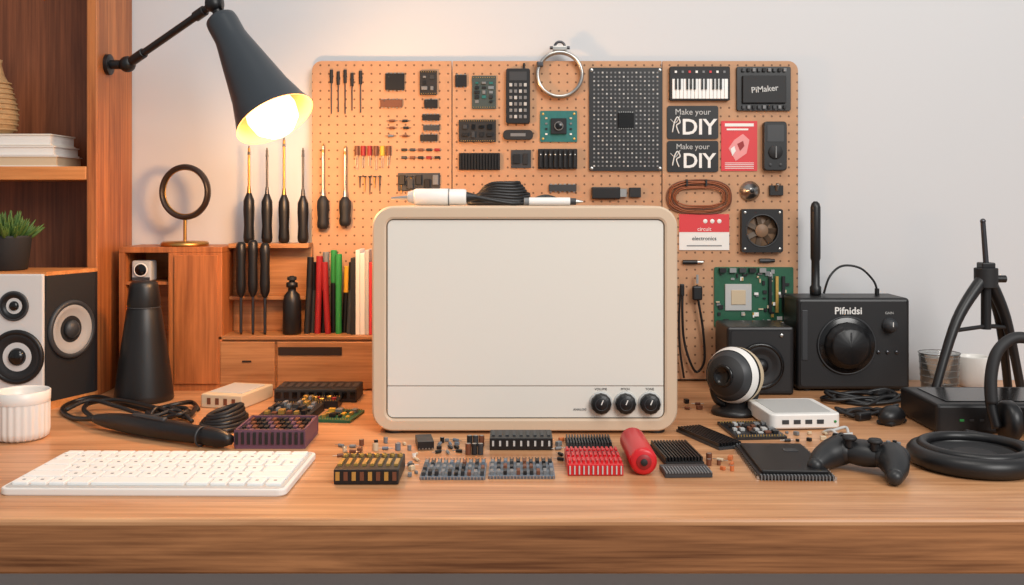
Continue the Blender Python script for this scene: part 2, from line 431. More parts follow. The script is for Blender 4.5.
b=B('screwdriver_rack')
xr0,xr1=X(232,1.79),X(311,1.79); zr=Z(243,1.79)
b.bx(xr0,xr1,1.797,1.810,zo,zr,W_org,0.001)
b.bx(xr0,xr1,1.766,1.797,zr-0.008,zr,W_org,0.001)
b.bx(xr0,xr1,1.772,1.797,Z(300,1.77),Z(300,1.77)+0.006,W_org,0.001)
b.done()
def driver_tool(name,x,y,zb,hh,sl,hr,hm,sm,tip=None):
    b=B(name)
    b.lathe([(hr*0.55,0),(hr*0.9,0.003),(hr,0.010),(hr*0.86,hh*0.35),(hr,hh*0.65),(hr*0.95,hh*0.85),(hr*0.5,hh*0.97),(hr*0.4,hh)],(x,y,zb),hm,seg=14,rip=hr*0.06,nr=7)
    b.cyl((x,y,zb+hh),(x,y,zb+hh+0.012),hr*0.42,sm,r2=hr*0.3)
    b.cyl((x,y,zb+hh+0.010),(x,y,zb+hh+sl),hr*0.23,sm,seg=10)
    if tip: b.cyl((x,y,zb+hh+sl-0.012),(x,y,zb+hh+sl+0.004),hr*0.3,tip,r2=hr*0.12,seg=8)
    b.done()
yt=1.780
for i,(px,hp,tp) in enumerate(((249,193,148),(267,194,150),(284,195,140),(303,196,150))):
    z0=zr+0.0002; zh=Z(hp,yt); ztp=Z(tp,yt)
    driver_tool('screwdriver',X(px,yt),yt,z0,zh-z0,ztp-zh,0.0095,BLK,DMET if i%2 else BRS,DMET)
for i,(px,bp,hp,tp) in enumerate(((323,229,196,146),(345,226,197,148))):
    z0=Z(bp,1.808); zh=Z(hp,1.808)
    driver_tool('screwdriver',X(px,1.8085),1.8085,z0,zh-z0,Z(tp,1.808)-zh,0.0105,BLK2,MET,BRS)
for px,tp in ((241,242),(253,240),(265,243)):
    x=X(px,1.750); z0=zo+0.0002; ztp=Z(tp,1.750)
    b=B('precision_screwdriver'); h=ztp-z0
    b.lathe([(0.0020,0),(0.0024,0.004),(0.0024,h*0.40),(0.004,h*0.41),(0.0080,h*0.46),(0.0088,h*0.55),(0.0080,h*0.75),(0.0088,h*0.88),(0.0082,h*0.97),(0.005,h)],(x,1.750,z0),BLK,seg=16)
    b.cyl((x,1.750,z0+0.003),(x,1.750,z0+h*0.40),0.0026,DMET)
    b.done()
b=B('pump_bottle'); x=X(292,1.755); h=Z(276,1.755)-zo
b.lathe([(0.014,0),(0.016,0.003),(0.016,h*0.55),(0.013,h*0.68),(0.007,h*0.74),(0.007,h*0.80),(0.010,h*0.81),(0.010,h*0.88),(0.005,h*0.9),(0.004,h)],(x,1.755,zo+0.0002),BLK)
b.disc((x,1.755,zo+h*0.93),0.008,0.006,(0,0,1),BLK2); b.done()
b=B('marker_pens')
px=304; z0=zo
cols=[(BLK2,257,BLK),(DGRY,262,BLK),(DRED,256,DRED),(BLK,252,GRY),(DRED,262,DRED),(BLK,250,GRE),(GRE,254,GRE),(BLK,266,YEL),(DGRY,262,BLK)]
for i,(m,tp,cm) in enumerate(cols):
    x=X(px+3.2,1.765+0.01*(i%2)); y=1.762+0.014*(i%2); ln=0.0+0.006*R.uniform(-1,1)
    ztp=Z(tp,y)
    b.cyl((x,y,z0),(x+ln,y,z0+(ztp-z0)*0.62),0.0055,m,seg=14)
    b.cyl((x+ln,y,z0+(ztp-z0)*0.6),(x+ln*1.4,y,ztp),0.0060,cm,seg=14,bev=0.001)
    px+=5.3
b.done()
b=B('notebooks')
px=351
for i,(m,tp,w) in enumerate(((BLK2,258,5),(PAPER,250,4.5),(WHT,253,5),(LG,250,4),(SKIN,262,3))):
    xa=X(px,1.75); xb=X(px+w,1.75); z1=Z(tp,1.75)
    b.bx(xa,xb-0.0004,1.745,1.805,zo,z1,m,0.0008); px+=w
b.done()

# ---------------- pegboard ----------------
B.recenter=False
b=B('pegboard')
zt3=Z(61,YB); zb3=ZD+0.004
for (a,c,cl,crr) in ((312,451.5,1,0),(452.5,661.5,0,0),(662.5,798,0,1)):
    xa,xc=X(a,YB),X(c,YB); w=xc-xa; h=zt3-zb3; r=0.018
    def corner(cx,cz,a0,r):
        return [(cx+r*math.cos(math.radians(a0+i*15)),cz+r*math.sin(math.radians(a0+i*15))) for i in range(7)]
    rl=r if cl else 0.001; rr=r if crr else 0.001
    pts=corner(xc-rr,zt3-rr,0,rr)+corner(xa+rl,zt3-rl,90,rl)+corner(xa+rl,zb3+rl,180,rl)+corner(xc-rr,zb3+rr,270,rr)
    b.loft([[Vector((x,YB+0.008,z)) for x,z in pts],[Vector((x,YB,z)) for x,z in pts]],PEG)
for (px,py) in ((330,75),(440,75),(465,75),(650,100),(680,250),(785,75)):
    b.cyl((X(px,YB),YB+0.008,Z(py,YB)),(X(px,YB),WY-0.0005,Z(py,YB)),0.006,PEGE)
b.done()
B.recenter=True

# ---------------- electronic parts generators ----------------
RX=Matrix.Rotation(math.pi/2,4,'X')
def wallB(name,x0,x1,y0,y1,roll=0):
    w=(x1-x0)*YB/1000; h=(y1-y0)*YB/1000
    M=Matrix.Translation((X((x0+x1)/2,YB),YB,Z((y0+y1)/2,YB)))@RX@Matrix.Rotation(roll,4,'Z')
    return B(name,M),w,h
def deskB(name,x0,x1,yb,yf,rot=0):
    Y0,Y1=D(yf),D(yb); Ym=(Y0+Y1)/2
    M=Matrix.Translation((X((x0+x1)/2,Ym),Ym,ZD+0.0002))@Matrix.Rotation(math.radians(rot),4,'Z')
    return B(name,M),(x1-x0)*Ym/1000,Y1-Y0
def pins_row(b,xa,xb,y,z,n,m=GLD,s=0.0012,h=0.004):
    for i in range(n):
        x=xa+(xb-xa)*(i+0.5)/n; b.box((x,y,z+h/2),(s,s,h),m)
def chips(b,w,h,z,nx,ny,pool,fill=0.7,hmax=0.004,rnd=R):
    for i in range(nx):
        for j in range(ny):
            if rnd.random()>fill: continue
            cw=w/nx; ch=h/ny
            x=-w/2+(i+0.5)*cw; y=-h/2+(j+0.5)*ch
            hh=rnd.uniform(0.3,1)*hmax
            b.box((x,y,z+hh/2),(cw*rnd.uniform(0.4,0.85),ch*rnd.uniform(0.35,0.8),hh),rnd.choice(pool),0.0003,seg=1)
def ic(b,cx,cy,z,w,h,t=0.003,m=BLK,legs=6):
    b.box((cx,cy,z+t/2+0.0002),(w,h,t),m,0.0004,seg=1)
    for i in range(legs):
        x=cx-w/2+w*(i+0.5)/legs
        for s in (-1,1): b.box((x,cy+s*(h/2+0.0008),z+0.0008),(w/legs*0.45,0.002,0.0016),MET)
def module(name,x0,x1,y0,y1,base=PCBK,t=0.004,nx=4,ny=4,pool=(BLK,DGRY,GRY),fill=0.7,pins=True,wall=True,rot=0,hmax=0.004,r=0.001,roll=0):
    b,w,h=wallB(name,x0,x1,y0,y1,roll) if wall else deskB(name,x0,x1,y0,y1,rot)
    b.plate(rrect(w,h,r,3),0,t,base)
    chips(b,w*0.88,h*0.7 if pins else h*0.88,t,nx,ny,list(pool),fill,hmax)
    if pins:
        n=max(4,int(w/0.004))
        pins_row(b,-w/2*0.94,w/2*0.94,h/2*0.9,t,n,GLD,0.0012,0.002); pins_row(b,-w/2*0.94,w/2*0.94,-h/2*0.9,t,n,GLD,0.0012,0.002)
    b.done()

# --- left panel ---
b,w,h=wallB('test_probe_leads',329,365,70,114)
for i,x in enumerate((-0.9,-0.5,-0.1,0.3,0.8)):
    xx=x*w/2*0.95; hh=(1,0.92,1,0.85,0.95)[i]
    b.cyl((xx,h/2*hh,0.003),(xx,h/2*hh-0.024,0.003),0.0030,BLK2,seg=10); b.cyl((xx,h/2*hh-0.022,0.003),(xx,-h/2*hh,0.003),0.0010,DMET,seg=6)
    b.box((xx,h/2*hh-0.012,0.0015),(0.007,0.003,0.003),DGRY)
b.done()
def wall_ic(name,x0,x1,y0,y1,legs=5,m=BLK):
    b,w,h=wallB(name,x0,x1,y0,y1); ic(b,0,0,0,w*0.95,h*0.82,0.005,m,legs)
    b.disc((-w*0.3,h*0.25,0.0052),0.0012,0.0004,(0,0,1),DGRY,8); b.done()
wall_ic('integrated_circuit',385,405,72,92)
module('sensor_module',420,437,71,95,BLK2,0.006,2,3,(BLK,DGRY,GRY),0.9)
wall_ic('integrated_circuit',380,403,99,108,6,BRN)
wall_ic('integrated_circuit',424,438,99,109,4)
wall_ic('integrated_circuit',422,440,114,121,5)
wall_ic('integrated_circuit',423,440,125,131,5,DGRY)
wall_ic('integrated_circuit',420,438,134,142,5)
b,w,h=wallB('resistor_assortment',320,442,116,142)
for i,(px,py) in enumerate(((392,121),(405,121),(392,128),(406,128),(391,136),(405,136))):
    x=(px-381)*YB/1000; y=(129-py)*YB/1000
    b.cyl((x-0.010,y,0.0022),(x+0.010,y,0.0022),0.0006,DMET,seg=6); b.cyl((x-0.0045,y,0.0022),(x+0.0045,y,0.0022),0.0024,(BRN,BLK2,BRN,BLK2,BLUG)[i%5],seg=10)
b.done()
b,w,h=wallB('capacitor_assortment',354,440,146,170)
cl=[BRN,DRED,DRED,BRN,YEL,BRN,DRED]
for i in range(6):
    x=-w/2+0.006+i*0.0115; 
    b.cyl((x,h/2,0.004),(x,h/2-0.018,0.004),0.0044,cl[i],seg=12)
    for s in (-1,1): b.cyl((x+s*0.0015,h/2-0.018,0.004),(x+s*0.0015,-h/2+0.004*(i%3),0.004),0.0006,MET,seg=5)
for i in range(5):
    for j in range(2):
        x=w/2-0.075+0.015*i+0.01; y=h/2-0.007-j*0.014
        b.box((x,y,0.002),(0.010,0.005,0.004),(BLK,DGRY,BRN,BLK2,DRED)[(i+j)%5],0.0008,seg=1)
        b.cyl((x-0.007,y,0.0015),(x+0.007,y,0.0015),0.0005,MET,seg=5)
b.done()
b,w,h=wallB('hanging_screws',358,442,176,202)
for i in range(9):
    x=-w/2+0.004+i*0.009+(0.03 if i>4 else 0)
    b.lathe([(0.003,0),(0.003,0.0015),(0.0012,0.003)],(x,h/2,0.004),DMET,(0,-1,0),seg=10); b.cyl((x,h/2-0.002,0.004),(x,h/2-0.022-0.006*(i%3),0.004),0.0014,(DMET,BRS)[i%2],r2=0.0006,seg=8)
    b.cyl((x,h/2-0.005,0),(x,h/2-0.005,0.004),0.0008,MET,seg=5)
b.done()
b,w,h=wallB('connector_clips',398,440,172,192)
b.box((0,0,0.0015),(w,h*0.9,0.003),DGRY,0.001)
for i in range(5):
    b.box((-w*0.4+w*0.2*i,h*0.1*(-1)**i,0.005),(w*0.14,h*0.5,0.005),(BLK,DGRY,BLK2,BLK,GRY)[i],0.0008,seg=1)
b.done()
# --- middle panel ---
wall_ic('integrated_circuit',455,467,74,88,3)
module('microcontroller_board',472,496,76,109,mat('pcb_slate',(62,74,72),0.45),0.003,3,5,(BLK,GRY,TEAL,MET,BLK2,BLK),0.95)
b,w,h=wallB('numeric_keypad_remote',506,530,69,124)
b.plate(rrect(w,h,0.004,4),0,0.010,BLK,0.0012)
b.box((0,h*0.36,0.0103),(w*0.72,h*0.16,0.001),DGRY)
for i in range(4):
    for j in range(6): b.box((-w*0.3+w*0.2*i,h*0.2-j*h*0.115,0.0108),(w*0.12,h*0.06,0.0018),GRY if (i+j)%3 else LG,0.0003,seg=1)
b.cyl((w*0.25,h/2,0.005),(w*0.25,h/2+0.010,0.005),0.002,BLK,seg=8)
b.done()
module('relay_module',459,496,120,142,BLK2,0.006,4,2,(BLK,DGRY,BLK3),0.95)
b,w,h=wallB('ferrite_bead',503,533,130,140)
b.plate(rrect(w,h,h*0.45,6),0,0.007,BLK2,0.001); b.box((0,0,0.0072),(w*0.5,h*0.3,0.001),GRY); b.done()
b,w,h=wallB('camera_module_board',540,577,111,142)
b.plate(rrect(w,h,0.002,3),0,0.003,TEAL); b.box((0,0,0.006),(w*0.42,w*0.42,0.006),BLK,0.0006,seg=1); b.disc((0,0,0.009),0.008,0.004,(0,0,1),BLK3); b.torus((0,0,0.013),0.0075,0.0008,GRY,seg=20,rs=6)
for sx in (-1,1):
    for sy in (-1,1): b.disc((sx*w*0.42,sy*h*0.4,0.003),0.0022,0.001,(0,0,1),GLD,12)
    for k in range(4): b.box((sx*w*0.33,-h*0.25+k*h*0.17,0.004),(0.004,0.003,0.002),(WHT,BLK,GRY,BEIGE)[k])
b.done()
def ribbed(name,x0,x1,y0,y1,n,t=0.010,m=BLK,m2=BLK2,wall=True,rot=0):
    b,w,h=wallB(name,x0,x1,y0,y1) if wall else deskB(name,x0,x1,y0,y1,rot)
    b.plate(rrect(w,h,0.001,2),0,t*0.4,m2)
    for i in range(n): b.box((-w/2+w*(i+.5)/n,0,t*0.6),(w/n*0.5,h*0.94,t*0.8),m)
    b.done()
ribbed('heat_sink',459,500,153,170,14,0.008)
module('transistor_pair',511,531,150,168,DGRY,0.003,2,1,(BLK,BLK2),1.0,pins=False,hmax=0.006)
b,w,h=wallB('terminal_connector',538,577,149,169)
b.plate(rrect(w,h,0.001,2),0,0.006,BLK2)
for i in range(8): b.box((-w/2+w*(i+.5)/8,0,0.009),(w/8*0.62,h*0.9,0.006),BLK,0.0008,seg=1); b.disc((-w/2+w*(i+.5)/8,h*0.2,0.012),0.0014,0.0006,(0,0,1),MET,8)
b.done()
b=B('metal_hose_clamp',Matrix.Translation((X(559.5,YB),YB,Z(75,YB)))@RX)
b.loft([[Vector((r*math.cos(a*math.pi/32),r*math.sin(a*math.pi/32),z)) for a in range(64)] for r,z in ((0.037,0.0),(0.043,0.0),(0.0435,0.010),(0.0425,0.014),(0.0375,0.014),(0.037,0.0))],MET,False,False,True)
b.torus((0,0,0.0025),0.0402,0.0022,DMET,seg=48,rs=8)
b.box((0,0.047,0.009),(0.026,0.008,0.010),MET,0.001); b.cyl((-0.018,0.048,0.010),(0.018,0.048,0.010),0.003,DMET); b.torus((0,0.050,0.009),0.009,0.0024,DMET,(0,0,1),seg=20,rs=8)
b.box((-0.036,0.018,0.010),(0.012,0.010,0.012),DMET,0.002)
b.done()
b,w,h=wallB('prototyping_board',589,662,68,171)
b.plate(rrect(w,h,0.003,3),0,0.005,PCBK)
for i in range(16):
    for j in range(23):
        x=-w/2+0.009+i*(w-0.018)/15; y=-h/2+0.009+j*(h-0.018)/22
        if abs(x)<0.018 and abs(y+0.002)<0.018: continue
        b.box((x,y,0.0053),(0.0030,0.0030,0.0010),GRY if (i*7+j*3)%4 else LG)
ic(b,0,-0.002,0.005,0.028,0.028,0.004,BLK3,7)
for sx in (-1,1):
    for sy in (-1,1): b.disc((sx*(w/2-0.0045),sy*(h/2-0.0045),0.005),0.003,0.0006,(0,0,1),MET,12)
b.done()
b,w,h=wallB('usb_connector_pair',590,642,186,200)
b.box((-w*0.2,0,0.005),(w*0.55,h*0.85,0.010),BLK,0.002); b.box((w*0.13,0,0.005),(w*0.14,h*0.6,0.007),MET,0.0006,seg=1)
b.box((w*0.36,0.001,0.004),(w*0.22,h*0.7,0.008),BLK2,0.001); b.done()
wall_ic('integrated_circuit',548,577,184,192,6,DGRY)
# --- right panel ---
b,w,h=wallB('mini_piano_keyboard',669,729,67,101)
b.plate(rrect(w,h,0.003,3),0,0.009,BLK2,0.001)
nk=15
for i in range(nk): b.box((-w/2+0.004+(w-0.008)*(i+.5)/nk,-h*0.16,0.010),((w-0.008)/nk*0.9,h*0.58,0.003),WHK,0.0004,seg=1)
for i in range(nk-1):
    if i%7 in (2,6): continue
    b.box((-w/2+0.004+(w-0.008)*(i+1)/nk,-h*0.02,0.0125),((w-0.008)/nk*0.5,h*0.32,0.003),BLK3)
for i in range(8): b.box((-w*0.4+i*w*0.115,h*0.34,0.0093),(0.004,0.004,0.0015),(WHT,GRY,RED)[i%3])
b.done()
def label(name,x0,x1,y0,y1):
    b,w,h=wallB(name,x0,x1,y0,y1); b.plate(rrect(w,h,0.004,4),0,0.003,BLK)
    b.text('DIY',(w*0.12,-h*0.16,0.0034),h*0.66,WHT,bold=0.0007)
    b.text('Make your',(0,h*0.31,0.0034),h*0.25,LG)
    b.tube([(-w*0.4,-h*0.3,0.0035),(-w*0.36,0,0.0035),(-w*0.30,h*0.16,0.0035),(-w*0.25,0,0.0035),(-w*0.32,-h*0.1,0.0035),(-w*0.27,-h*0.34,0.0035)],0.0012,WHT,seg=6)
    b.tube([(-w*0.44,h*0.1,0.0035),(-w*0.34,-h*0.02,0.0035),(-w*0.25,h*0.2,0.0035)],0.0009,LG,seg=6)
    b.done()
label('maker_sticker',667,718,106,139); label('maker_sticker',667,718,141,172)
b,w,h=wallB('red_leaflet',721,757,121,171)
b.plate(rrect(w,h,0.001,2),0,0.002,SKIN)
b.box((0,h*0.42,0.0022),(w*0.8,h*0.06,0.0008),WHT); b.box((-w*0.05,h*0.33,0.0022),(w*0.6,h*0.035,0.0008),WHT)
b.plate([(-w*.1,-h*.3),(w*.2,-h*.15),(w*.28,h*.12),(w*.1,h*.24),(-w*.14,h*.12),(-w*.3,-h*.05)],0.002,0.0028,mat('pink_print',(232,150,150),0.5))
b.plate([(w*.02,-h*.1),(w*.14,0),(w*.1,h*.1),(-w*.06,h*.04)],0.0028,0.0034,DRED)
b.plate([(-w*.2,-h*.2),(-w*.1,-h*.1),(-w*.14,h*.0),(-w*.24,-h*.06)],0.0028,0.0034,WHT)
for k in range(4): b.box((0,-h*0.34-k*h*0.035,0.0022),(w*0.8,h*0.012,0.0006),WHT)
b.done()
b,w,h=wallB('single_board_computer',736,790,67,111)
b.plate(rrect(w,h,0.003,3),0,0.006,BLK,0.0008); b.box((0,-h*0.02,0.009),(w*0.8,h*0.62,0.006),BLK2,0.001)
b.text('PiMaker',(0,-h*0.02,0.0124),0.015,LG,bold=0.0002,rot=(0,0,0.1)); 
for i in range(9): b.box((-w*0.38+i*w*0.095,h*0.42,0.008),(0.005,0.006,0.006),(DGRY,BLK2,GRY)[i%3]); b.box((-w*0.38+i*w*0.095,-h*0.42,0.008),(0.005,0.006,0.005),(DGRY,GRY,BLK2)[i%3])
b.done()
b,w,h=wallB('pocket_multimeter',762,785,122,171)
b.plate(rrect(w,h,0.006,4),0,0.014,BLK,0.002); b.plate(rrect(w*0.72,h*0.34,0.002,3,0,h*0.26),0.0141,0.015,DGRY)
b.disc((0,-h*0.12,0.014),w*0.3,0.003,(0,0,1),BLK2); b.box((0,-h*0.12,0.018),(0.002,w*0.5,0.002),GRY)
for s in (-1,1): b.disc((s*w*0.22,-h*0.38,0.014),0.003,0.001,(0,0,1),DGRY,12)
b.done()
b,w,h=wallB('copper_wire_coil',667,731,180,214)
for k in range(6):
    pts=[]
    for i in range(16):
        a=2*math.pi*i/16; e=1-0.05*k
        pts.append((w/2*e*math.copysign(abs(math.cos(a))**0.75,math.cos(a))+R.uniform(-.001,.001),h/2*(e-0.04*k)*math.copysign(abs(math.sin(a))**0.75,math.sin(a))+R.uniform(-.001,.001),0.003+0.0014*(k%3)))
    b.tube(pts,0.0014,COP if k%3 else BRN,seg=6,sub=4,closed=True)
for s in (-1,0.5): b.box((s*w*0.2,h*0.42,0.005),(0.003,0.012,0.010),BLK)
b.done()
b,w,h=wallB('potentiometer',739,760,181,201)
b.lathe([(0.018,0),(0.018,0.004),(0.014,0.006),(0.013,0.012),(0.007,0.013),(0.006,0.020),(0.0001,0.020)],(0,0,0),MET,seg=28); b.disc((0,0,0.0201),0.004,0.001,(0,0,1),BLK); b.done()
b,w,h=wallB('toggle_switch',768,783,182,199)
b.box((0,0,0.004),(w*0.9,h*0.6,0.008),BLK2,0.001); b.cyl((0,0,0.006),(0,0.012,0.014),0.003,MET); b.done()
b,w,h=wallB('business_card',679,729,214,250)
b.box((0,0,0.001),(w,h,0.002),WHT); b.box((0,h*0.25,0.0022),(w,h*0.5,0.0006),SKIN); 
for i in range(3): b.disc((w*(0.02+0.14*i),h*0.3,0.0025),0.004,0.0004,(0,0,1),WHT,14)
b.text('circuit',(0.0,h*0.08,0.0026),0.010,WHT); b.text('electronics',(0,-h*0.18,0.0024),0.010,DGRY); b.box((0,-h*0.38,0.0022),(w*0.7,h*0.03,0.0006),GRY); b.done()
b,w,h=wallB('cooling_fan',740,781,209,252)
loops_o=rrect(w,h,0.004,5)
n=len(loops_o)
def circ(r,n): return [(r*math.cos(2*math.pi*(i+0.5)/n),r*math.sin(2*math.pi*(i+0.5)/n)) for i in range(n)]
ci=circ(w*0.40,n)
b.loft([[Vector((x,y,0)) for x,y in loops_o],[Vector((x,y,0.014)) for x,y in loops_o],[Vector((x,y,0.014)) for x,y in ci],[Vector((x,y,0.001)) for x,y in ci]],BLK)
b.torus((0,0,0.014),w*0.39,0.0014,DGRY,seg=36,rs=6)
FH=mat('fan_hub',(132,104,80),0.5); FB=mat('fan_blade',(92,76,62),0.5)
b.disc((0,0,0.0005),w*0.38,0.0015,(0,0,1),FH)
b.disc((0,0,0.002),w*0.16,0.008,(0,0,1),FH)
for k in range(7):
    a=2*math.pi*k/7
    b.box((math.cos(a)*w*0.26,math.sin(a)*w*0.26,0.006),(w*0.22,w*0.13,0.0012),FB,rot=(0.5,0,a))
for sx in (-1,1):
    for sy in (-1,1): b.disc((sx*w*0.42,sy*h*0.42,0.014),0.0025,0.0008,(0,0,1),MET,12)
b.done()
b,w,h=wallB('loose_fuse',680,704,256,268)
b.cyl((-w*0.4,0,0.004),(w*0.2,0,0.004),0.004,BLK); b.cyl((w*0.2,0,0.004),(w*0.45,0,0.004),0.003,MET); b.done()
b,w,h=wallB('loose_fuse',757,775,255,266)
b.cyl((-w*0.4,0,0.004),(w*0.2,0,0.004),0.004,DGRY); b.cyl((w*0.2,0,0.004),(w*0.45,0,0.004),0.003,BLK); b.done()
b,w,h=wallB('circuit_motherboard',714,793,267,327)
b.plate(rrect(w,h,0.003,3),0,0.003,GRN)
b.box((-w*0.2,h*0.0,0.0045),(0.048,0.048,0.003),LG,0.0006,seg=1); b.box((-w*0.2,h*0.0,0.0065),(0.026,0.026,0.002),BEIGE,0.0004,seg=1)
rr=random.Random(3)
for i in range(80):
    x=rr.uniform(-w*.47,w*.47); y=rr.uniform(-h*.46,h*.46)
    if abs(x+w*0.2)<0.03 and abs(y)<0.03: continue
    b.box((x,y,0.0042),(rr.uniform(0.002,0.010),rr.uniform(0.002,0.008),rr.uniform(0.0024,0.005)),rr.choice([BLK,GRY,WHT,GLD,BLK2,BEIGE,MET]))
for k in range(3): b.box((w*0.2+k*0.012,h*0.05,0.006),(0.005,h*0.6,0.006),(BLK,GLD,BLK)[k])
for k in range(5): b.box((-w*0.4+k*0.018,h*0.45,0.007),(0.012,0.008,0.008),(BLK,MET,DGRY,BLK,MET)[k])
pins_row(b,-w*.45,w*.45,-h*.46,0.003,26,GLD,0.0016,0.002)
b.done()
b=B('hanging_audio_cable')
yy=1.808
pp=[(683,284),(682,310),(684,340),(690,362),(697,372),(704,360),(703,330),(698,300),(697,285)]
b.tube([(X(p,yy),yy-0.003*(i%2),Z(q,yy)) for i,(p,q) in enumerate(pp)],0.0022,BLK)
pp=[(681,284),(679,320),(680,350),(684,378)]
b.tube([(X(p,yy),yy,Z(q,yy)) for p,q in pp],0.002,BLK)
b.box((X(697,yy),yy-0.002,Z(293,yy)),(0.018,0.010,0.026),BLK,0.003); b.box((X(697,yy),yy-0.002,Z(279,yy)),(0.004,0.004,0.016),MET)
b.box((X(682,yy),yy,Z(290,yy)),(0.008,0.008,0.022),BLK,0.002); b.done()

# ---------------- central vintage computer ----------------
b=B('retro_desktop_computer')
yc=1.41; xa,xb=X(371.5,yc),X(678,yc); za,zb_=Z(432,yc),Z(206,yc); w=xb-xa; h=zb_-za; cx=(xa+xb)/2; cz=(za+zb_)/2
def rl(w,h,r,y,cx=cx,cz=cz): return [Vector((x,y,z)) for x,z in rrect(w,h,r,10,cx,cz)]
ix0,ix1,iz0,iz1=X(386,yc),X(665,yc),Z(419,yc),Z(219,yc)
iw=ix1-ix0; ih=iz1-iz0; icx=(ix0+ix1)/2; icz=(iz0+iz1)/2
lo=[rl(w-0.016,h-0.016,0.026,1.645),rl(w-0.004,h-0.004,0.030,1.641),rl(w,h,0.030,1.632),rl(w,h,0.030,1.434)]
b.loft(lo,BGE,True,False)
b.loft([rl(w,h,0.030,1.434),rl(w-0.004,h-0.004,0.029,1.434),rl(w-0.004,h-0.004,0.029,1.431),rl(w,h,0.030,1.431)],BRN,False,False)
b.loft([rl(w,h,0.030,1.431),rl(w,h,0.030,1.416),rl(w-0.002,h-0.002,0.029,1.4125),rl(w-0.006,h-0.006,0.027,1.410),rl(iw+0.006,ih+0.006,0.014,1.410,icx,icz),rl(iw,ih,0.011,1.4115,icx,icz),rl(iw,ih,0.011,1.422,icx,icz)],BGE,False,True)
zl=Z(386.5,yc)
def panel(z0,z1,m,y=1.4135,rt=0.008,rb=0.008):
    ww=iw-0.003; hh=z1-z0; cz_=(z0+z1)/2; pts=[]
    for (sx,sy,a0,r) in ((1,1,0,rt),(-1,1,90,rt),(-1,-1,180,rb),(1,-1,270,rb)):
        for i in range(9):
            a=math.radians(a0+90*i/8); pts.append((icx+sx*(ww/2-r)+r*math.cos(a),cz_+sy*(hh/2-r)+r*math.sin(a)))
    b.loft([[Vector((x,1.421,z)) for x,z in pts],[Vector((x,y+0.0008,z)) for x,z in pts],[Vector((icx+(x-icx)*0.997,y,cz_+(z-cz_)*0.996)) for x,z in pts]],m)
panel(zl+0.0004,iz1-0.0015,CRM2,rb=0.001); panel(iz0+0.0015,zl-0.0004,CRM2,rt=0.001)
b.bx(ix0+0.003,ix1-0.003,1.4150,1.4215,zl-0.001,zl+0.001,BRN)
for px in (601,625.5,650):
    x=X(px,yc); z=Z(403.5,yc)
    b.lathe([(0.0165,0),(0.0165,0.002),(0.0150,0.003)],(x,1.4133,z),LG,(0,-1,0),seg=36)
    b.lathe([(0.0145,0.002),(0.0140,0.010),(0.0125,0.012),(0.0001,0.012)],(x,1.4133,z),BLK,(0,-1,0),seg=36,rip=0.0004,nr=12)
    b.torus((x,1.4015,z),0.0085,0.0006,DGRY,(0,-1,0),seg=28,rs=6)
    b.box((x+0.001,1.4008,z+0.003),(0.0014,0.0012,0.007),WHT,rot=(0,0.4,0))
    b.text('VOLUME' if px<620 else 'PITCH' if px<640 else 'TONE',(x,1.4133,Z(388.8,yc)-0.0012),0.0045,BLK,(math.pi/2,0,0))
b.text('ANALOG',(X(580,yc),1.4133,Z(410,yc)),0.0045,DGRY,(math.pi/2,0,0))
for x in (xa+0.03,xb-0.03):
    for y in (1.428,1.61): b.cyl((x,y,ZD+0.0002),(x,y,za+0.004),0.014,BLK)
for k in range(12): b.box((xa+0.12+k*0.016,1.645,cz),(0.006,0.002,0.12),SLOT_SHADE)  # back grooves: dark strips stand in for their inner shade
b.done(); ztop=zb_

# soldering iron on top
b=B('soldering_iron'); zi=ztop+0.0128; yi=1.47
def ip(px,dz=0): return (X(px,yi),yi,zi+dz)
b.cyl(ip(391,-0.002),ip(409,-0.001),0.0018,MET,r2=0.004); b.cyl(ip(408),ip(416),0.008,LG,r2=0.0115)
b.lathe([(0.0105,0),(0.0123,0.003),(0.0125,0.05),(0.0118,0.052),(0.0118,0.074),(0.0105,0.077)],ip(414),WHT,(1,0,0),seg=32)
b.torus(ip(449),0.0121,0.0010,GRY,(1,0,0),seg=30,rs=6)
b.cyl(ip(465),ip(476),0.0085,BLK,r2=0.004)
b.tube([ip(474),(X(490,yi),yi,zi-0.004),(X(510,yi),yi+0.006,zi-0.009),(X(520,yi),yi+0.012,zi-0.009)],0.0034,BLK)
b.done()
b=B('coiled_cable'); 
for k in range(8):
    pts=[]
    for i in range(14):
        a=2*math.pi*i/14
        pts.append((X(500,1.55)+0.050*(1-0.05*k)*math.cos(a)+R.uniform(-.003,.003),1.56+0.028*math.sin(a)*(1-.05*k),ztop+0.0034+k*0.0046*(0.6+0.4*math.cos(a*1.0+1))+0.002*math.cos(3*a)*min(k,1)+(0.001 if k else 0)))
    b.tube(pts,0.0032,BLK,seg=7,sub=4,closed=True)
b.tube([(X(527,1.56),1.535,ztop+0.0042),(X(545,1.55),1.54,ztop+0.014),(X(562,1.55),1.545,ztop+0.006)],0.003,BLK)
b.done()
b=B('hobby_knife'); zi2=ztop+0.0062; y2=1.44
b.cyl((X(529,y2),y2,zi2),(X(570,y2),y2,zi2),0.006,WHT); b.cyl((X(570,y2),y2,zi2),(X(576,y2),y2,zi2),0.0048,DGRY); b.cyl((X(576,y2),y2,zi2),(X(583,y2),y2,zi2),0.0035,MET,r2=0.001); b.cyl((X(524,y2),y2,zi2),(X(529,y2),y2,zi2),0.0055,GRY)
b.done()

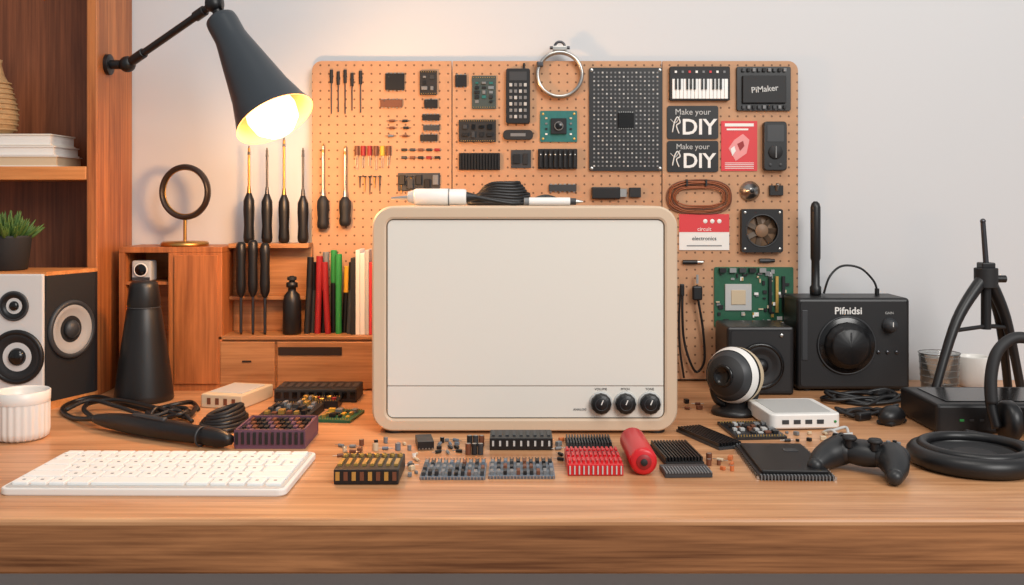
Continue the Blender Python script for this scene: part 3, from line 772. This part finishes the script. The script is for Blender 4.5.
# ---------------- right side ----------------
b=B('radio_box')  # black radio box with knobs, antenna on top
y0=1.72; xa2,xb2=X(797,y0),X(910,y0); z1=Z(298,y0)
b.box(((xa2+xb2)/2,(y0+1.81)/2,(ZD+0.004+z1)/2),(xb2-xa2,0.09,z1-ZD-0.004),BLK,0.006,seg=3)
b.plate(rrect(xb2-xa2-0.012,z1-ZD-0.016,0.006,5),0,0.002,BLK2,T=Matrix.Translation(((xa2+xb2)/2,y0+0.0005,(ZD+z1)/2+0.002))@RX)
for sx in (xa2+0.02,xb2-0.02):
    for yy in (y0+0.015,1.795): b.cyl((sx,yy,ZD+0.0002),(sx,yy,ZD+0.006),0.007,BLK2)
kx,kz=X(846,y0),Z(345,y0)
b.lathe([(0.050,0),(0.050,0.003),(0.047,0.005)],(kx,y0-0.001,kz),BLK3,(0,-1,0),seg=48)
b.torus((kx,y0-0.004,kz),0.049,0.0016,DGRY,(0,-1,0),seg=48,rs=6)
b.lathe([(0.040,0.004),(0.039,0.014),(0.034,0.016),(0.032,0.024),(0.029,0.027),(0.0001,0.0275)],(kx,y0,kz),BLK,(0,-1,0),seg=48,rip=0.0005,nr=16)
b.box((kx,y0-0.0278,kz+0.018),(0.002,0.001,0.014),DGRY)
b.text('Pifnidsi',(X(848,y0),y0-0.0016,Z(311,y0)),0.017,WHT,(math.pi/2,0,0),bold=0.0003)
x=X(889,y0); z=Z(325,y0)
b.lathe([(0.013,0),(0.013,0.004),(0.010,0.006),(0.009,0.018),(0.0001,0.0185)],(x,y0-0.001,z),DGRY,(0,-1,0),seg=30); b.box((x,y0-0.0195,z+0.003),(0.0014,0.001,0.008),WHT)
b.text('GAIN',(x,y0-0.0016,Z(313,y0)),0.006,LG,(math.pi/2,0,0))
for k in range(3): b.disc((X(878+k*9,y0),y0-0.001,Z(352,y0)),0.003,0.003,(0,-1,0),DMET,14)
b.bx(xa2+0.008,xa2+0.018,y0-0.003,y0,Z(360,y0),Z(310,y0),DGRY,0.001)
b.done()
b=B('rod_antenna'); ya=1.775; x=X(815.5,ya); za2=z1+0.0003
b.lathe([(0.009,0),(0.010,0.002),(0.010,0.014),(0.0075,0.017),(0.0072,0.06),(0.0088,0.065),(0.0088,0.155),(0.007,0.162),(0.003,0.166)],(x,ya,za2),BLK)
b.done()
b=B('looped_patch_cable'); yk=1.77
b.tube([(X(822,yk),yk-0.01,z1+0.004),(X(828,yk),yk-0.01,Z(276,yk)),(X(842,yk),yk,Z(266,yk)),(X(860,yk),yk,Z(268,yk)),(X(873,yk),yk,Z(280,yk)),(X(877,yk),yk,z1+0.010)],0.0020,BLK)
b.cyl((X(877,yk),yk,z1+0.0003),(X(877,yk),yk,z1+0.012),0.004,BLK); b.done()
b=B('monitor_loudspeaker'); y0=1.69; xa3,xb3=X(727,y0),X(794,y0); z2=Z(327,y0)
b.box(((xa3+xb3)/2,(y0+1.79)/2,(ZD+z2)/2+0.0001),(xb3-xa3,0.10,z2-ZD-0.0003),BLK,0.004)
b.plate(rrect(xb3-xa3-0.014,z2-ZD-0.014,0.004,4),0,0.002,BLK2,T=Matrix.Translation(((xa3+xb3)/2,y0+0.0005,(ZD+z2)/2))@RX)
driver(b,((xa3+xb3)/2,y0-0.002,(ZD+z2)/2-0.008),(0,-1,0),0.036,BLK2,BLK3,BLK)
b.disc(((xa3+xb3)/2+0.035,y0-0.0015,z2-0.014),0.003,0.002,(0,-1,0),MET,14)
b.done()
# webcam
b=B('ball_webcam'); yw=1.545; c=Vector((X(735,yw),yw,Z(375,yw))); r=0.0435
A=Vector((-0.62,-0.76,0.10)).normalized()
def band(a0,a1,m,rr=r,cap0=False,cap1=False,n=8):
    pr=[(rr*math.sin(math.radians(a0+(a1-a0)*i/n)),rr*math.cos(math.radians(a0+(a1-a0)*i/n))) for i in range(n+1)]
    b.lathe(pr,c,m,A,seg=48,cap0=cap0,cap1=cap1)
band(22,44,BLK2); band(44,50,DGRY); band(50,62,DGRY,r*0.985); band(62,80,WHT,r*1.01); band(80,88,BLK,r*0.98); band(88,118,BEIGE); band(118,180,DGRY,cap1=False)
b.lathe([(r*0.40,r*0.90),(r*0.38,r*0.98),(r*0.30,r*1.0),(r*0.26,r*0.92),(0.0001,r*0.88)],c,BLK3,A,seg=40)
b.torus(c+A*r*0.93,r*0.36,0.0012,GRY,A,seg=36,rs=6)
b.lathe([(0.036,0),(0.037,0.003),(0.034,0.009),(0.018,0.012),(0.016,0.024)],(c.x,c.y,ZD+0.0002),BLK,seg=40)
b.tube([(c.x-0.034,c.y,c.z-0.02),(c.x-0.026,c.y,c.z-0.040),(c.x,c.y,c.z-0.048),(c.x+0.026,c.y,c.z-0.040),(c.x+0.034,c.y,c.z-0.02)],0.006,BLK)
b.done()
# white device
b=B('external_hard_drive',Matrix.Translation((X(792,1.49),1.49,ZD+0.0002))@Matrix.Rotation(math.radians(4),4,'Z'))
b.plate(rrect(0.104,0.115,0.010,6),0.002,0.023,WHT,0.002); b.plate(rrect(0.09,0.10,0.008,5),0,0.002,GRY)
b.plate(rrect(0.084,0.094,0.006,5),0.0231,0.0236,LG)
for k in range(4): b.box((-0.03+k*0.017,-0.0577,0.012),(0.010,0.001,0.006),DGRY)
b.disc((0.043,-0.0575,0.012),0.002,0.001,(0,-1,0),GRE,10); b.done()
# glass and mug
b=B('drinking_glass'); x=X(938,1.75)
b.lathe([(0.028,0),(0.030,0.002),(0.034,0.062),(0.0355,0.064),(0.0325,0.0625),(0.0285,0.005),(0.0001,0.0045)],(x,1.745,ZD+0.0002),GLASS,seg=40)
for k in range(5): b.torus((x,1.745,ZD+0.014+k*0.011),0.0312+k*0.0007,0.0006,GLASS,seg=36,rs=5)
b.done()
b=B('white_mug'); x=X(974,1.77); ym=1.775
b.lathe([(0.022,0),(0.0235,0.002),(0.0265,0.015),(0.0272,0.052),(0.0265,0.0535),(0.0250,0.052),(0.0242,0.008),(0.0001,0.005)],(x,ym,ZD+0.0002),CER,seg=40)
b.tube([(x+0.026,ym,ZD+0.044),(x+0.037,ym,ZD+0.044),(x+0.043,ym,ZD+0.030),(x+0.037,ym,ZD+0.014),(x+0.026,ym,ZD+0.013)],0.0034,CER)
b.done()
b=B('network_router'); b.box((0.718,1.475,ZD+0.0215),(0.24,0.135,0.042),BLK,0.005,seg=3)
b.box((0.718,1.475,ZD+0.0432),(0.20,0.10,0.001),BLK3)
for k in range(5): b.box((0.633+k*0.014,1.4068,ZD+0.020),(0.006,0.001,0.003),(GRE,DGRY,DGRY,GRY,DGRY)[k])
b.done()
# tripod
b=B('mini_tripod'); yt2=1.63; top=Vector((X(986,yt2),yt2,Z(274,yt2)))
for f in ((X(930,1.58),1.575,ZD+0.0075),(X(1022,1.66),1.66,ZD+0.0075),(X(1004,1.71),1.695,ZD+0.0075)):
    f=Vector(f); mid=top.lerp(f,0.45)+Vector(((f.x-top.x)*0.08,0,0.016))
    b.tube([top,mid,f],[0.0105,0.0098,0.0085,0.0072,0.0070],BLK,seg=12,sub=8); b.sph(f,0.0074,BLK2)
    br=top.lerp(f,0.50)+Vector(((f.x-top.x)*0.08,0,0.012)); b.cyl(top-Vector((0,0,0.085)),br,0.0034,BLK2,seg=8)
b.cyl(top-Vector((0,0,0.09)),top,0.008,BLK)
b.cyl(top-Vector((0,0,0.022)),top+Vector((0,0,0.010)),0.0185,BLK2); b.box(top+Vector((0,0,0.014)),(0.022,0.022,0.010),BLK,0.002)
b.cyl(top+Vector((0.016,0,-0.008)),top+Vector((0.032,0,-0.008)),0.006,BLK)
b.cyl(top+Vector((0,0,0.018)),top+Vector((-0.005,0,0.085)),0.0045,DMET,r2=0.004); b.sph(top+Vector((-0.005,0,0.086)),0.0045,DMET)
b.done()
# headphones
b=B('over_ear_headphones'); yh=1.36
pp=[(997,428),(993,405),(994,380),(1000,358),(1010,346),(1024,340),(1042,344),(1058,360),(1066,385),(1068,410)]
b.tube([(X(p,yh),yh+0.02*math.sin(i*0.3),Z(q,yh)) for i,(p,q) in enumerate(pp)],0.0072,BLK,seg=14)
b.tube([(X(p,yh),yh+0.02*math.sin((i+1)*0.3)-0.003,Z(q,yh)+0.001) for i,(p,q) in enumerate(pp[1:-1])],0.0080,BLK2,seg=14)
for px_,s in ((1002,1),(1062,-1)):
    b.lathe([(0.024,0),(0.028,0.004),(0.028,0.014),(0.022,0.020),(0.012,0.021)],(X(px_,yh),yh,ZD+0.029),BLK,(s,0,0),seg=36)
b.done()
# hose coil
b=B('coiled_rubber_hose'); c=Vector((0.573,1.243,ZD))
b.torus(c+Vector((0,0,0.0125)),0.066,0.0123,BLK,seg=64,rs=14)
b.torus(c+Vector((0.001,0.001,0.022)),0.060,0.0070,BLK,seg=64,rs=12)
b.lathe([(0.058,0.001),(0.056,0.014),(0.050,0.018),(0.046,0.012),(0.030,0.009),(0.028,0.016),(0.020,0.018),(0.0001,0.018)],c,BLK2,seg=48)
b.tube([(c.x+0.02,c.y+0.066,ZD+0.024),(c.x+0.06,c.y+0.072,ZD+0.016),(c.x+0.11,c.y+0.055,ZD+0.007)],0.006,BLK)
b.done()
# gamepad
b=B('game_controller',Matrix.Translation((X(864,1.215),1.215,ZD-0.0045))@Matrix.Rotation(math.radians(-34),4,'Z'))
GP=mat('gamepad_black',(34,35,37),0.42)
b.sph((0,0.005,0.026),0.032,GP,(1.15,0.66,0.50),32)
b.sph((-0.028,0.006,0.026),0.023,GP,(1.05,1,0.72),28); b.sph((0.028,0.006,0.026),0.023,GP,(1.05,1,0.72),28)
b.tube([(-0.030,0.004,0.026),(-0.041,-0.018,0.021),(-0.046,-0.043,0.0148)],[0.019,0.0175,0.014,0.009],GP,seg=18,sub=8); b.sph((-0.046,-0.043,0.0145),0.0095,GP)
b.tube([(0.030,0.004,0.026),(0.041,-0.018,0.021),(0.046,-0.043,0.0148)],[0.019,0.0175,0.014,0.009],GP,seg=18,sub=8); b.sph((0.046,-0.043,0.0145),0.0095,GP)
for s in (-1,1):
    b.cyl((s*0.015,-0.008,0.034),(s*0.015,-0.008,0.044),0.006,BLK); b.lathe([(0.008,0),(0.009,0.002),(0.007,0.005),(0.0001,0.0035)],(s*0.015,-0.008,0.043),BLK2)
    b.box((s*0.030,0.026,0.030),(0.022,0.012,0.010),BLK,0.004)
b.box((-0.032,0.010,0.0430),(0.017,0.005,0.003),BLK,0.001); b.box((-0.032,0.010,0.0430),(0.005,0.017,0.003),BLK,0.001)
for k in range(4): b.disc((0.032+0.006*math.cos(k*math.pi/2),0.010+0.006*math.sin(k*math.pi/2),0.0405),0.0026,0.003,(0,0,1),(GRY,BLK,GRY,BLK)[k],12)
b.done()
# cables
def messy(b,cx,cy,rx,ry,n,r,m,seed,plug=None,z0=0.0):
    rr=random.Random(seed); pts=[]
    for i in range(n):
        a=i*0.9; k=rr.uniform(0.45,1)
        pts.append((cx+rx*k*math.cos(a),cy+ry*k*math.sin(a),ZD+z0+r+0.0004+(r*2.2 if i%3==1 else 0)+(r*1.0 if i%4==2 else 0)))
    b.tube(pts,r,m,seg=8,sub=6)
    if plug:
        for p in (pts[0],pts[-1]): b.box((p[0],p[1],ZD+0.0065),(0.026,0.012,0.012),plug,0.003,rot=(0,0,rr.uniform(0,3)))
def mess(name,*a,**k):
    b=B(name); messy(b,*a,**k); b.done()
mess('black_cable_tangle',X(868,1.63),1.635,0.075,0.045,30,0.0032,BLK,1,BLK)
mess('thin_cable_tangle',X(862,1.52),1.525,0.040,0.030,20,0.0024,BLK2,5,BLK)
mess('white_cable',X(835,1.42),1.405,0.024,0.018,7,0.0022,LG,8)
b=B('computer_mouse',Matrix.Translation((X(893,1.47),1.475,ZD))@Matrix.Rotation(0.7,4,'Z')); b.sph((0,0,0.011),0.026,BLK,(1.0,0.65,0.62)); b.box((0.012,0,0.0255),(0.012,0.004,0.004),DGRY,0.001); b.box((0,0,0.004),(0.045,0.026,0.007),BLK2,0.003)
b.tube([(0.02,0,0.008),(0.045,0.01,0.003),(0.05,0.035,0.003),(0.03,0.05,0.003)],0.002,BLK); b.done()

# ---------------- desk foreground parts ----------------
b=B('compact_keyboard',Matrix.Translation((-0.4115,1.197,ZD+0.0002))@Matrix.Rotation(math.radians(-0.8),4,'Z'))
kw,kd=0.322,0.168
b.plate(rrect(kw,kd,0.010,6),0,0.008,WHT,0.0015)
b.plate(rrect(kw-0.008,kd-0.008,0.007,5),0.0078,0.0084,LG)
rows=[(14,0.017),(14,0.026),(14,0.026),(13,0.026),(12,0.026),(0,0.026)]
y=kd/2-0.009
for ri,(n,hh) in enumerate(rows):
    if n:
        ws=[1.0]*n
        if ri==1: ws[-1]=1.6
        if ri==2: ws[0]=1.6
        if ri==3: ws[0]=1.8; ws[-1]=1.8
        if ri==4: ws[0]=2.2; ws[-1]=2.2
    else: ws=[1,1,1,1.3,5.2,1.3,1,1,1,1]
    tot=sum(ws); x=-kw/2+0.007; un=(kw-0.014)/tot
    for wv in ws:
        b.box((x+un*wv/2,y-hh/2,0.0095),(un*wv-0.0032,hh-0.0040,0.0040),WHK,0.0010,seg=2)
        if wv<1.2 and ri>0: b.box((x+un*wv/2,y-hh/2,0.01155),(0.0035,0.0035,0.0002),GRY)
        x+=un*wv
    y-=hh
b.done()
b=B('ribbed_ceramic_cup'); x=X(22,1.385)
b.lathe([(0.028,0),(0.034,0.004),(0.0355,0.012),(0.0355,0.050)],(x,1.385,ZD+0.0002),CER,seg=144,rip=0.0008,nr=24,cap1=False)
b.lathe([(0.0355,0.050),(0.0365,0.053),(0.0368,0.066),(0.0352,0.067),(0.034,0.064),(0.033,0.010),(0.0001,0.008)],(x,1.385,ZD+0.0002),CER,seg=48,cap0=False)
b.done()
# rotary tool with its cord
b=B('rotary_tool')
P=[Vector((X(92,1.435),1.445,ZD+0.014)),Vector((X(140,1.395),1.395,ZD+0.016)),Vector((X(190,1.35),1.350,ZD+0.015)),Vector((X(232,1.325),1.322,ZD+0.0125))]
b.tube(P,[0.006,0.010,0.0130,0.0140,0.0145,0.0135,0.0125,0.0120,0.0125,0.006],BLK,seg=20,sub=8)
b.tube([P[1]+Vector((-.01,0.004,0.0130)),P[1]+Vector((0.02,-0.016,0.0140)),P[1]+Vector((0.045,-0.03,0.0132))],0.0035,DGRY,seg=8)
b.torus(P[2]+Vector((0.02,-0.014,-0.001)),0.0126,0.0014,DGRY,(P[3]-P[2]),seg=28,rs=6)
g=lambda px,py,dz=0.0: Vector((X(px,D(py)),D(py),ZD+0.0042+dz))
b.tube([P[0],g(74,421),g(62,413),g(72,405),g(98,403,0.006),g(125,409,0.003),g(150,412),g(178,411,0.007),g(192,407,0.003),g(198,412)],0.0036,BLK)
b.tube([g(98,426,0.004),g(84,418,0.008),g(92,411,0.009),g(120,410,0.011),g(160,417,0.008),g(186,421,0.002),g(196,414,0.006)],0.0036,BLK)
b.tube([g(66,418,0.008),g(90,412,0.014),g(118,416,0.010),g(150,421,0.003),g(176,418,0.008),g(192,424)],0.0032,BLK2)
messy(b,X(168,1.51),1.510,0.042,0.034,18,0.0034,BLK,11)
b.done()
b=B('audio_cord_coil')
for k in range(6):
    pts=[]
    for i in range(12):
        a=2*math.pi*i/12
        pts.append((X(222,1.44)+(0.032-0.002*k)*math.cos(a)+R.uniform(-.002,.002),1.455+(0.046-0.003*k)*math.sin(a),ZD+0.004+0.0052*k*(0.75+0.25*math.cos(a))))
    b.tube(pts,0.0036,BLK2 if k%2 else BLK,seg=7,sub=4,closed=True)
b.done()
b,w,h=deskB('parts_box',216,260,396,409,-14)
b.box((0,0,0.011),(w,h,0.022),BEIGE,0.002); b.box((0,0,0.0225),(w*0.8,h*0.7,0.002),LG,0.0006); 
for k in range(4): b.box((-w*0.3+k*w*0.2,-h/2-0.0004,0.011),(0.006,0.001,0.010),BRN)
b.done()
b,w,h=deskB('component_tray',243,312,433,449,0)
b.plate(rrect(w,h,0.003,3),0,0.004,MAUVE)
for s in (-1,1): b.box((s*(w/2-0.002),0,0.014),(0.003,h,0.022),MAUVE); b.box((0,s*(h/2-0.002),0.014),(w,0.003,0.022),MAUVE)
for i in range(12):
    b.box((-w/2+w*(i+.5)/12,-h/2-0.0008,0.014),(w/12*0.5,0.0012,0.016),BLK2)
    for j in range(4): b.box((-w/2+w*(i+.5)/12,-h/2+h*(j+.5)/4,0.016),(w/12*0.7,h/4*0.6,0.014),(BLK,BLK2,MAUVE,BRN)[(i+j)%4] )
b.done()
module('circuit_board',266,316,410,426,BLK2,0.012,6,4,(BLK,GLD,BRN,GRY,DGRY),0.95,wall=False,rot=-3,hmax=0.008)
module('circuit_board',300,340,404,409,PCBK,0.012,6,2,(BLK,DRED,GRY,GLD),0.9,wall=False,rot=0,hmax=0.006)
module('circuit_board',322,358,412,423,GRN,0.004,4,3,(YEL,BLK,GLD,GRY),0.9,wall=False,rot=-8,hmax=0.006)
b,w,h=deskB('power_strip',279,360,395,402,0)
b.box((0,0,0.011),(w,h+0.012,0.022),BLK2,0.002)
for i in range(10): b.box((-w/2+w*(i+.5)/10,-(h+0.012)/2-0.0003,0.012),(w/10*0.6,0.001,0.010),BLK3); b.box((-w/2+w*(i+.5)/10,0,0.0223),(w/10*0.6,h*0.6,0.001),DGRY)
b.done()
b,w,h=deskB('terminal_strip_block',339,402,468,485)
b.box((0,0,0.009),(w,h,0.018),BLK,0.0015)
for i in range(8):
    x=-w/2+w*(i+.5)/8
    b.cyl((x,h*0.30,0.0180),(x,h*0.30,0.0215),w/8*0.36,GLD,seg=12); b.box((x,-h*0.12,0.019),(w/8*0.5,h*0.35,0.003),GLD); b.box((x,-h/2-0.0006,0.010),(w/8*0.5,0.0012,0.010),BRN if i%2 else GLD)
    b.box((x,h*0.30,0.0218),(0.0006+w/8*0.4,0.001,0.0008),DMET)
b.done()
def scatter(name,x0,x1,y0,y1,n,pool,seed,smin=0.004,smax=0.009):
    rr=random.Random(seed); b=B(name)
    nx=max(1,int(math.sqrt(n*(x1-x0)/(y1-y0)/1.2))); ny=max(1,math.ceil(n/nx))
    for i in range(nx):
        for j in range(ny):
            px=x0+(x1-x0)*(i+rr.uniform(.25,.75))/nx; py=y0+(y1-y0)*(j+rr.uniform(.25,.75))/ny; y=D(py); x=X(px,y)
            k=rr.random(); m=rr.choice(pool); a=rr.uniform(0,3.1)
            if k<0.4: s=rr.uniform(smin,smax); b.box((x,y,ZD+s*0.35+0.0002),(s,s*0.7,s*0.7),m,0.0006,rot=(0,0,a),seg=1)
            elif k<0.75:
                d=Vector((math.cos(a),math.sin(a),0)); c=Vector((x,y,ZD+0.0024)); b.cyl(c-d*0.004,c+d*0.004,0.0022,m,seg=10); b.cyl(c-d*0.010,c+d*0.010,0.0005,MET,seg=5)
            else: s=rr.uniform(0.003,0.005); b.cyl((x,y,ZD+0.0002),(x,y,ZD+0.0002+s*2),s*0.8,m,seg=12); b.disc((x,y,ZD+s*2),s*0.6,0.0004,(0,0,1),MET,10)
    b.done()
scatter('loose_resistors',338,365,444,460,8,[BRN,BEIGE,BLK,GRY,BLK],21)
scatter('loose_leds',406,420,454,478,8,[ORG,WHT,GRY,BEIGE,BLK],22)
scatter('loose_capacitors',436,462,440,455,10,[BLK,GRY,BLUG,DGRY],23)
scatter('loose_transistors',556,565,438,462,5,[ORG,BLK,GRY],24)
scatter('loose_diodes',370,412,441,455,8,[GRY,BLK,BLUG,BEIGE],27)
b,w,h=deskB('dip_chip',415,434,440,453,10); ic(b,0,0,0.001,w*0.85,h*0.6,0.010,BLK,5); b.done()
b,w,h=deskB('electrolytic_capacitors',465,485,442,459)
for i in range(3):
    for j in range(2): b.cyl((-w*0.3+i*w*0.3,-h*0.25+j*h*0.5,0),(-w*0.3+i*w*0.3,-h*0.25+j*h*0.5,0.014),0.0038,(BRN,BLK2,DGRY)[(i+j)%3],seg=14); b.disc((-w*0.3+i*w*0.3,-h*0.25+j*h*0.5,0.014),0.003,0.0004,(0,0,1),MET,12)
b.done()
b,w,h=deskB('pin_header_block',490,552,440,452)
b.box((0,0,0.008),(w,h*0.75,0.016),BLK,0.001)
for i in range(9):
    x=-w/2+w*(i+.5)/9
    b.box((x,-h*0.375-0.0004,0.009),(0.0026,0.0012,0.007),LG); b.box((x,0,0.0165),(0.004,h*0.4,0.002),DGRY)
b.done()
for (x0,x1,y0,y1,sd) in ((422,486,465,480,31),(489,554,464,479,32)):
    b,w,h=deskB('component_strip',x0,x1,y0,y1); rr=random.Random(sd)
    b.plate(rrect(w,h,0.001,2),0,0.003,BLUG)
    for j in range(3):
        for i in range(10):
            x=-w/2+w*(i+.5)/10; y=-h/2+h*(j+.5)/3
            b.box((x,y,0.005),(w/10*0.55,h/3*0.5,0.005+rr.uniform(0,.003)),rr.choice([BLK,DGRY,BLK2,GRY,BLUG,GRY,DGRY,BRN]),0.0006,seg=1)
    pins_row(b,-w/2,w/2,-h/2-0.002,0,20,MET,0.001,0.004); pins_row(b,-w/2,w/2,h/2+0.002,0,20,MET,0.001,0.008)
    b.done()
ribbed('heat_sink',566,611,440,449,16,0.008,DGRY,BLK2,wall=False)
b,w,h=deskB('red_terminal_block',566,620,459,476)
b.box((0,0,0.007),(w,h,0.014),RED,0.001)
for i in range(12):
    x=-w/2+w*(i+.5)/12
    for j in range(3): b.box((x,-h*0.33+j*h*0.33,0.0155),(w/12*0.55,h*0.18,0.004),RED,0.0005,seg=1)
    b.box((x,-h/2-0.0008,0.007),(w/12*0.30,0.0014,0.010),LG); b.box((x,h*0.16,0.0148),(w/12*0.5,h*0.10,0.002),DMET)
b.done()
b=B('red_rubber_roller'); rr_=0.0165
a=Vector((X(632,1.31),1.31,ZD+rr_+0.0003)); c=Vector((X(644,1.195),1.195,ZD+rr_+0.0003))
b.lathe([(rr_*0.7,0),(rr_*0.95,0.002),(rr_,0.006),(rr_,(c-a).length-0.006),(rr_*0.95,(c-a).length-0.002),(rr_*0.75,(c-a).length)],a,RED,(c-a),seg=40)
d=(c-a).normalized(); b.disc(c,rr_*0.55,0.001,d,DRED); b.disc(c+d*0.001,rr_*0.25,0.002,d,BLK2); b.done()
ribbed('cooling_block',657,695,447,466,12,0.010,BLK,BLK2,wall=False,rot=4)
b,w,h=deskB('ribbon_connector',662,709,469,478,2)
b.box((0,0,0.003),(w,h,0.006),DGRY,0.0006)
for i in range(16): b.box((-w/2+w*(i+.5)/16,-h*0.2,0.0065),(w/16*0.45,h*0.7,0.0015),GRY)
b.done()
ribbed('heat_sink',695,722,430,450,8,0.008,BLK,DGRY,wall=False,rot=20)
scatter('ceramic_capacitors',703,737,458,473,8,[ORG,BRN,BRN,BEIGE],33,0.006,0.009)
module('sensor_board',726,776,424,440,PCBK,0.004,6,4,(LG,GRY,BLK,BRN),0.85,wall=False,rot=4,hmax=0.005)
b,w,h=deskB('microprocessor_board',747,817,448,481,-2)
b.plate(rrect(w,h,0.002,3),0.002,0.005,PCBK); b.plate(rrect(w*0.9,h*0.86,0.002,3),0.005,0.009,BLK,0.0008)
for s in (-1,1):
    for i in range(22):
        b.box((-w/2+w*(i+.5)/22,s*(h/2-0.003),0.003),(0.0012,0.007,0.006),GRY)
    for i in range(18): b.box((s*(w/2+0.001),-h/2+h*(i+.5)/18,0.002),(0.004,0.0016,0.004),MET)
b.box((w*0.2,h*0.2,0.0092),(w*0.2,h*0.1,0.0006),DGRY)
b.done()
scatter('loose_chips',682,702,401,413,3,[BRN,BLK],41,0.006,0.011)
scatter('loose_connectors',780,828,432,445,8,[BLK,GRY,BEIGE,DGRY],42)

# ---------------- lights ----------------
w=bpy.data.worlds.new('World'); scene.world=w; w.use_nodes=True
bg=w.node_tree.nodes['Background']; bg.inputs[0].default_value=(0.96,0.98,1.0,1); bg.inputs[1].default_value=0.42
def area(name,loc,target,size,size_y,e,col):
    l=bpy.data.lights.new(name,'AREA'); l.shape='RECTANGLE'; l.size=size; l.size_y=size_y; l.energy=e; l.color=col
    o=bpy.data.objects.new(name,l); o.location=loc
    o.rotation_euler=(Vector(target)-Vector(loc)).to_track_quat('-Z','Y').to_euler(); scene.collection.objects.link(o)
area('window_daylight',(1.3,-0.7,2.3),(0.05,1.5,0.85),1.3,1.1,48,(1.0,0.975,0.94))
area('overhead_softlight',(0.1,0.7,2.5),(0.1,1.4,0.75),0.8,0.6,10,(1.0,0.94,0.86))  # soft warm area light above, aimed down at the desk
l=bpy.data.lights.new('lamp_bulb_light','POINT'); l.energy=5.5; l.color=(1.0,0.50,0.19); l.shadow_soft_size=0.03
o=bpy.data.objects.new('lamp_bulb_light',l); o.location=S1+ax*0.062; scene.collection.objects.link(o)

# ---------------- camera ----------------
cam=bpy.data.cameras.new('camera'); co=bpy.data.objects.new('camera',cam); scene.collection.objects.link(co)
co.location=(0,0,EYE); co.rotation_euler=(math.pi/2,0,0)
cam.sensor_width=36; cam.lens=36*1000/1024; cam.shift_y=-92.5/1024; cam.clip_start=0.01
scene.camera=co
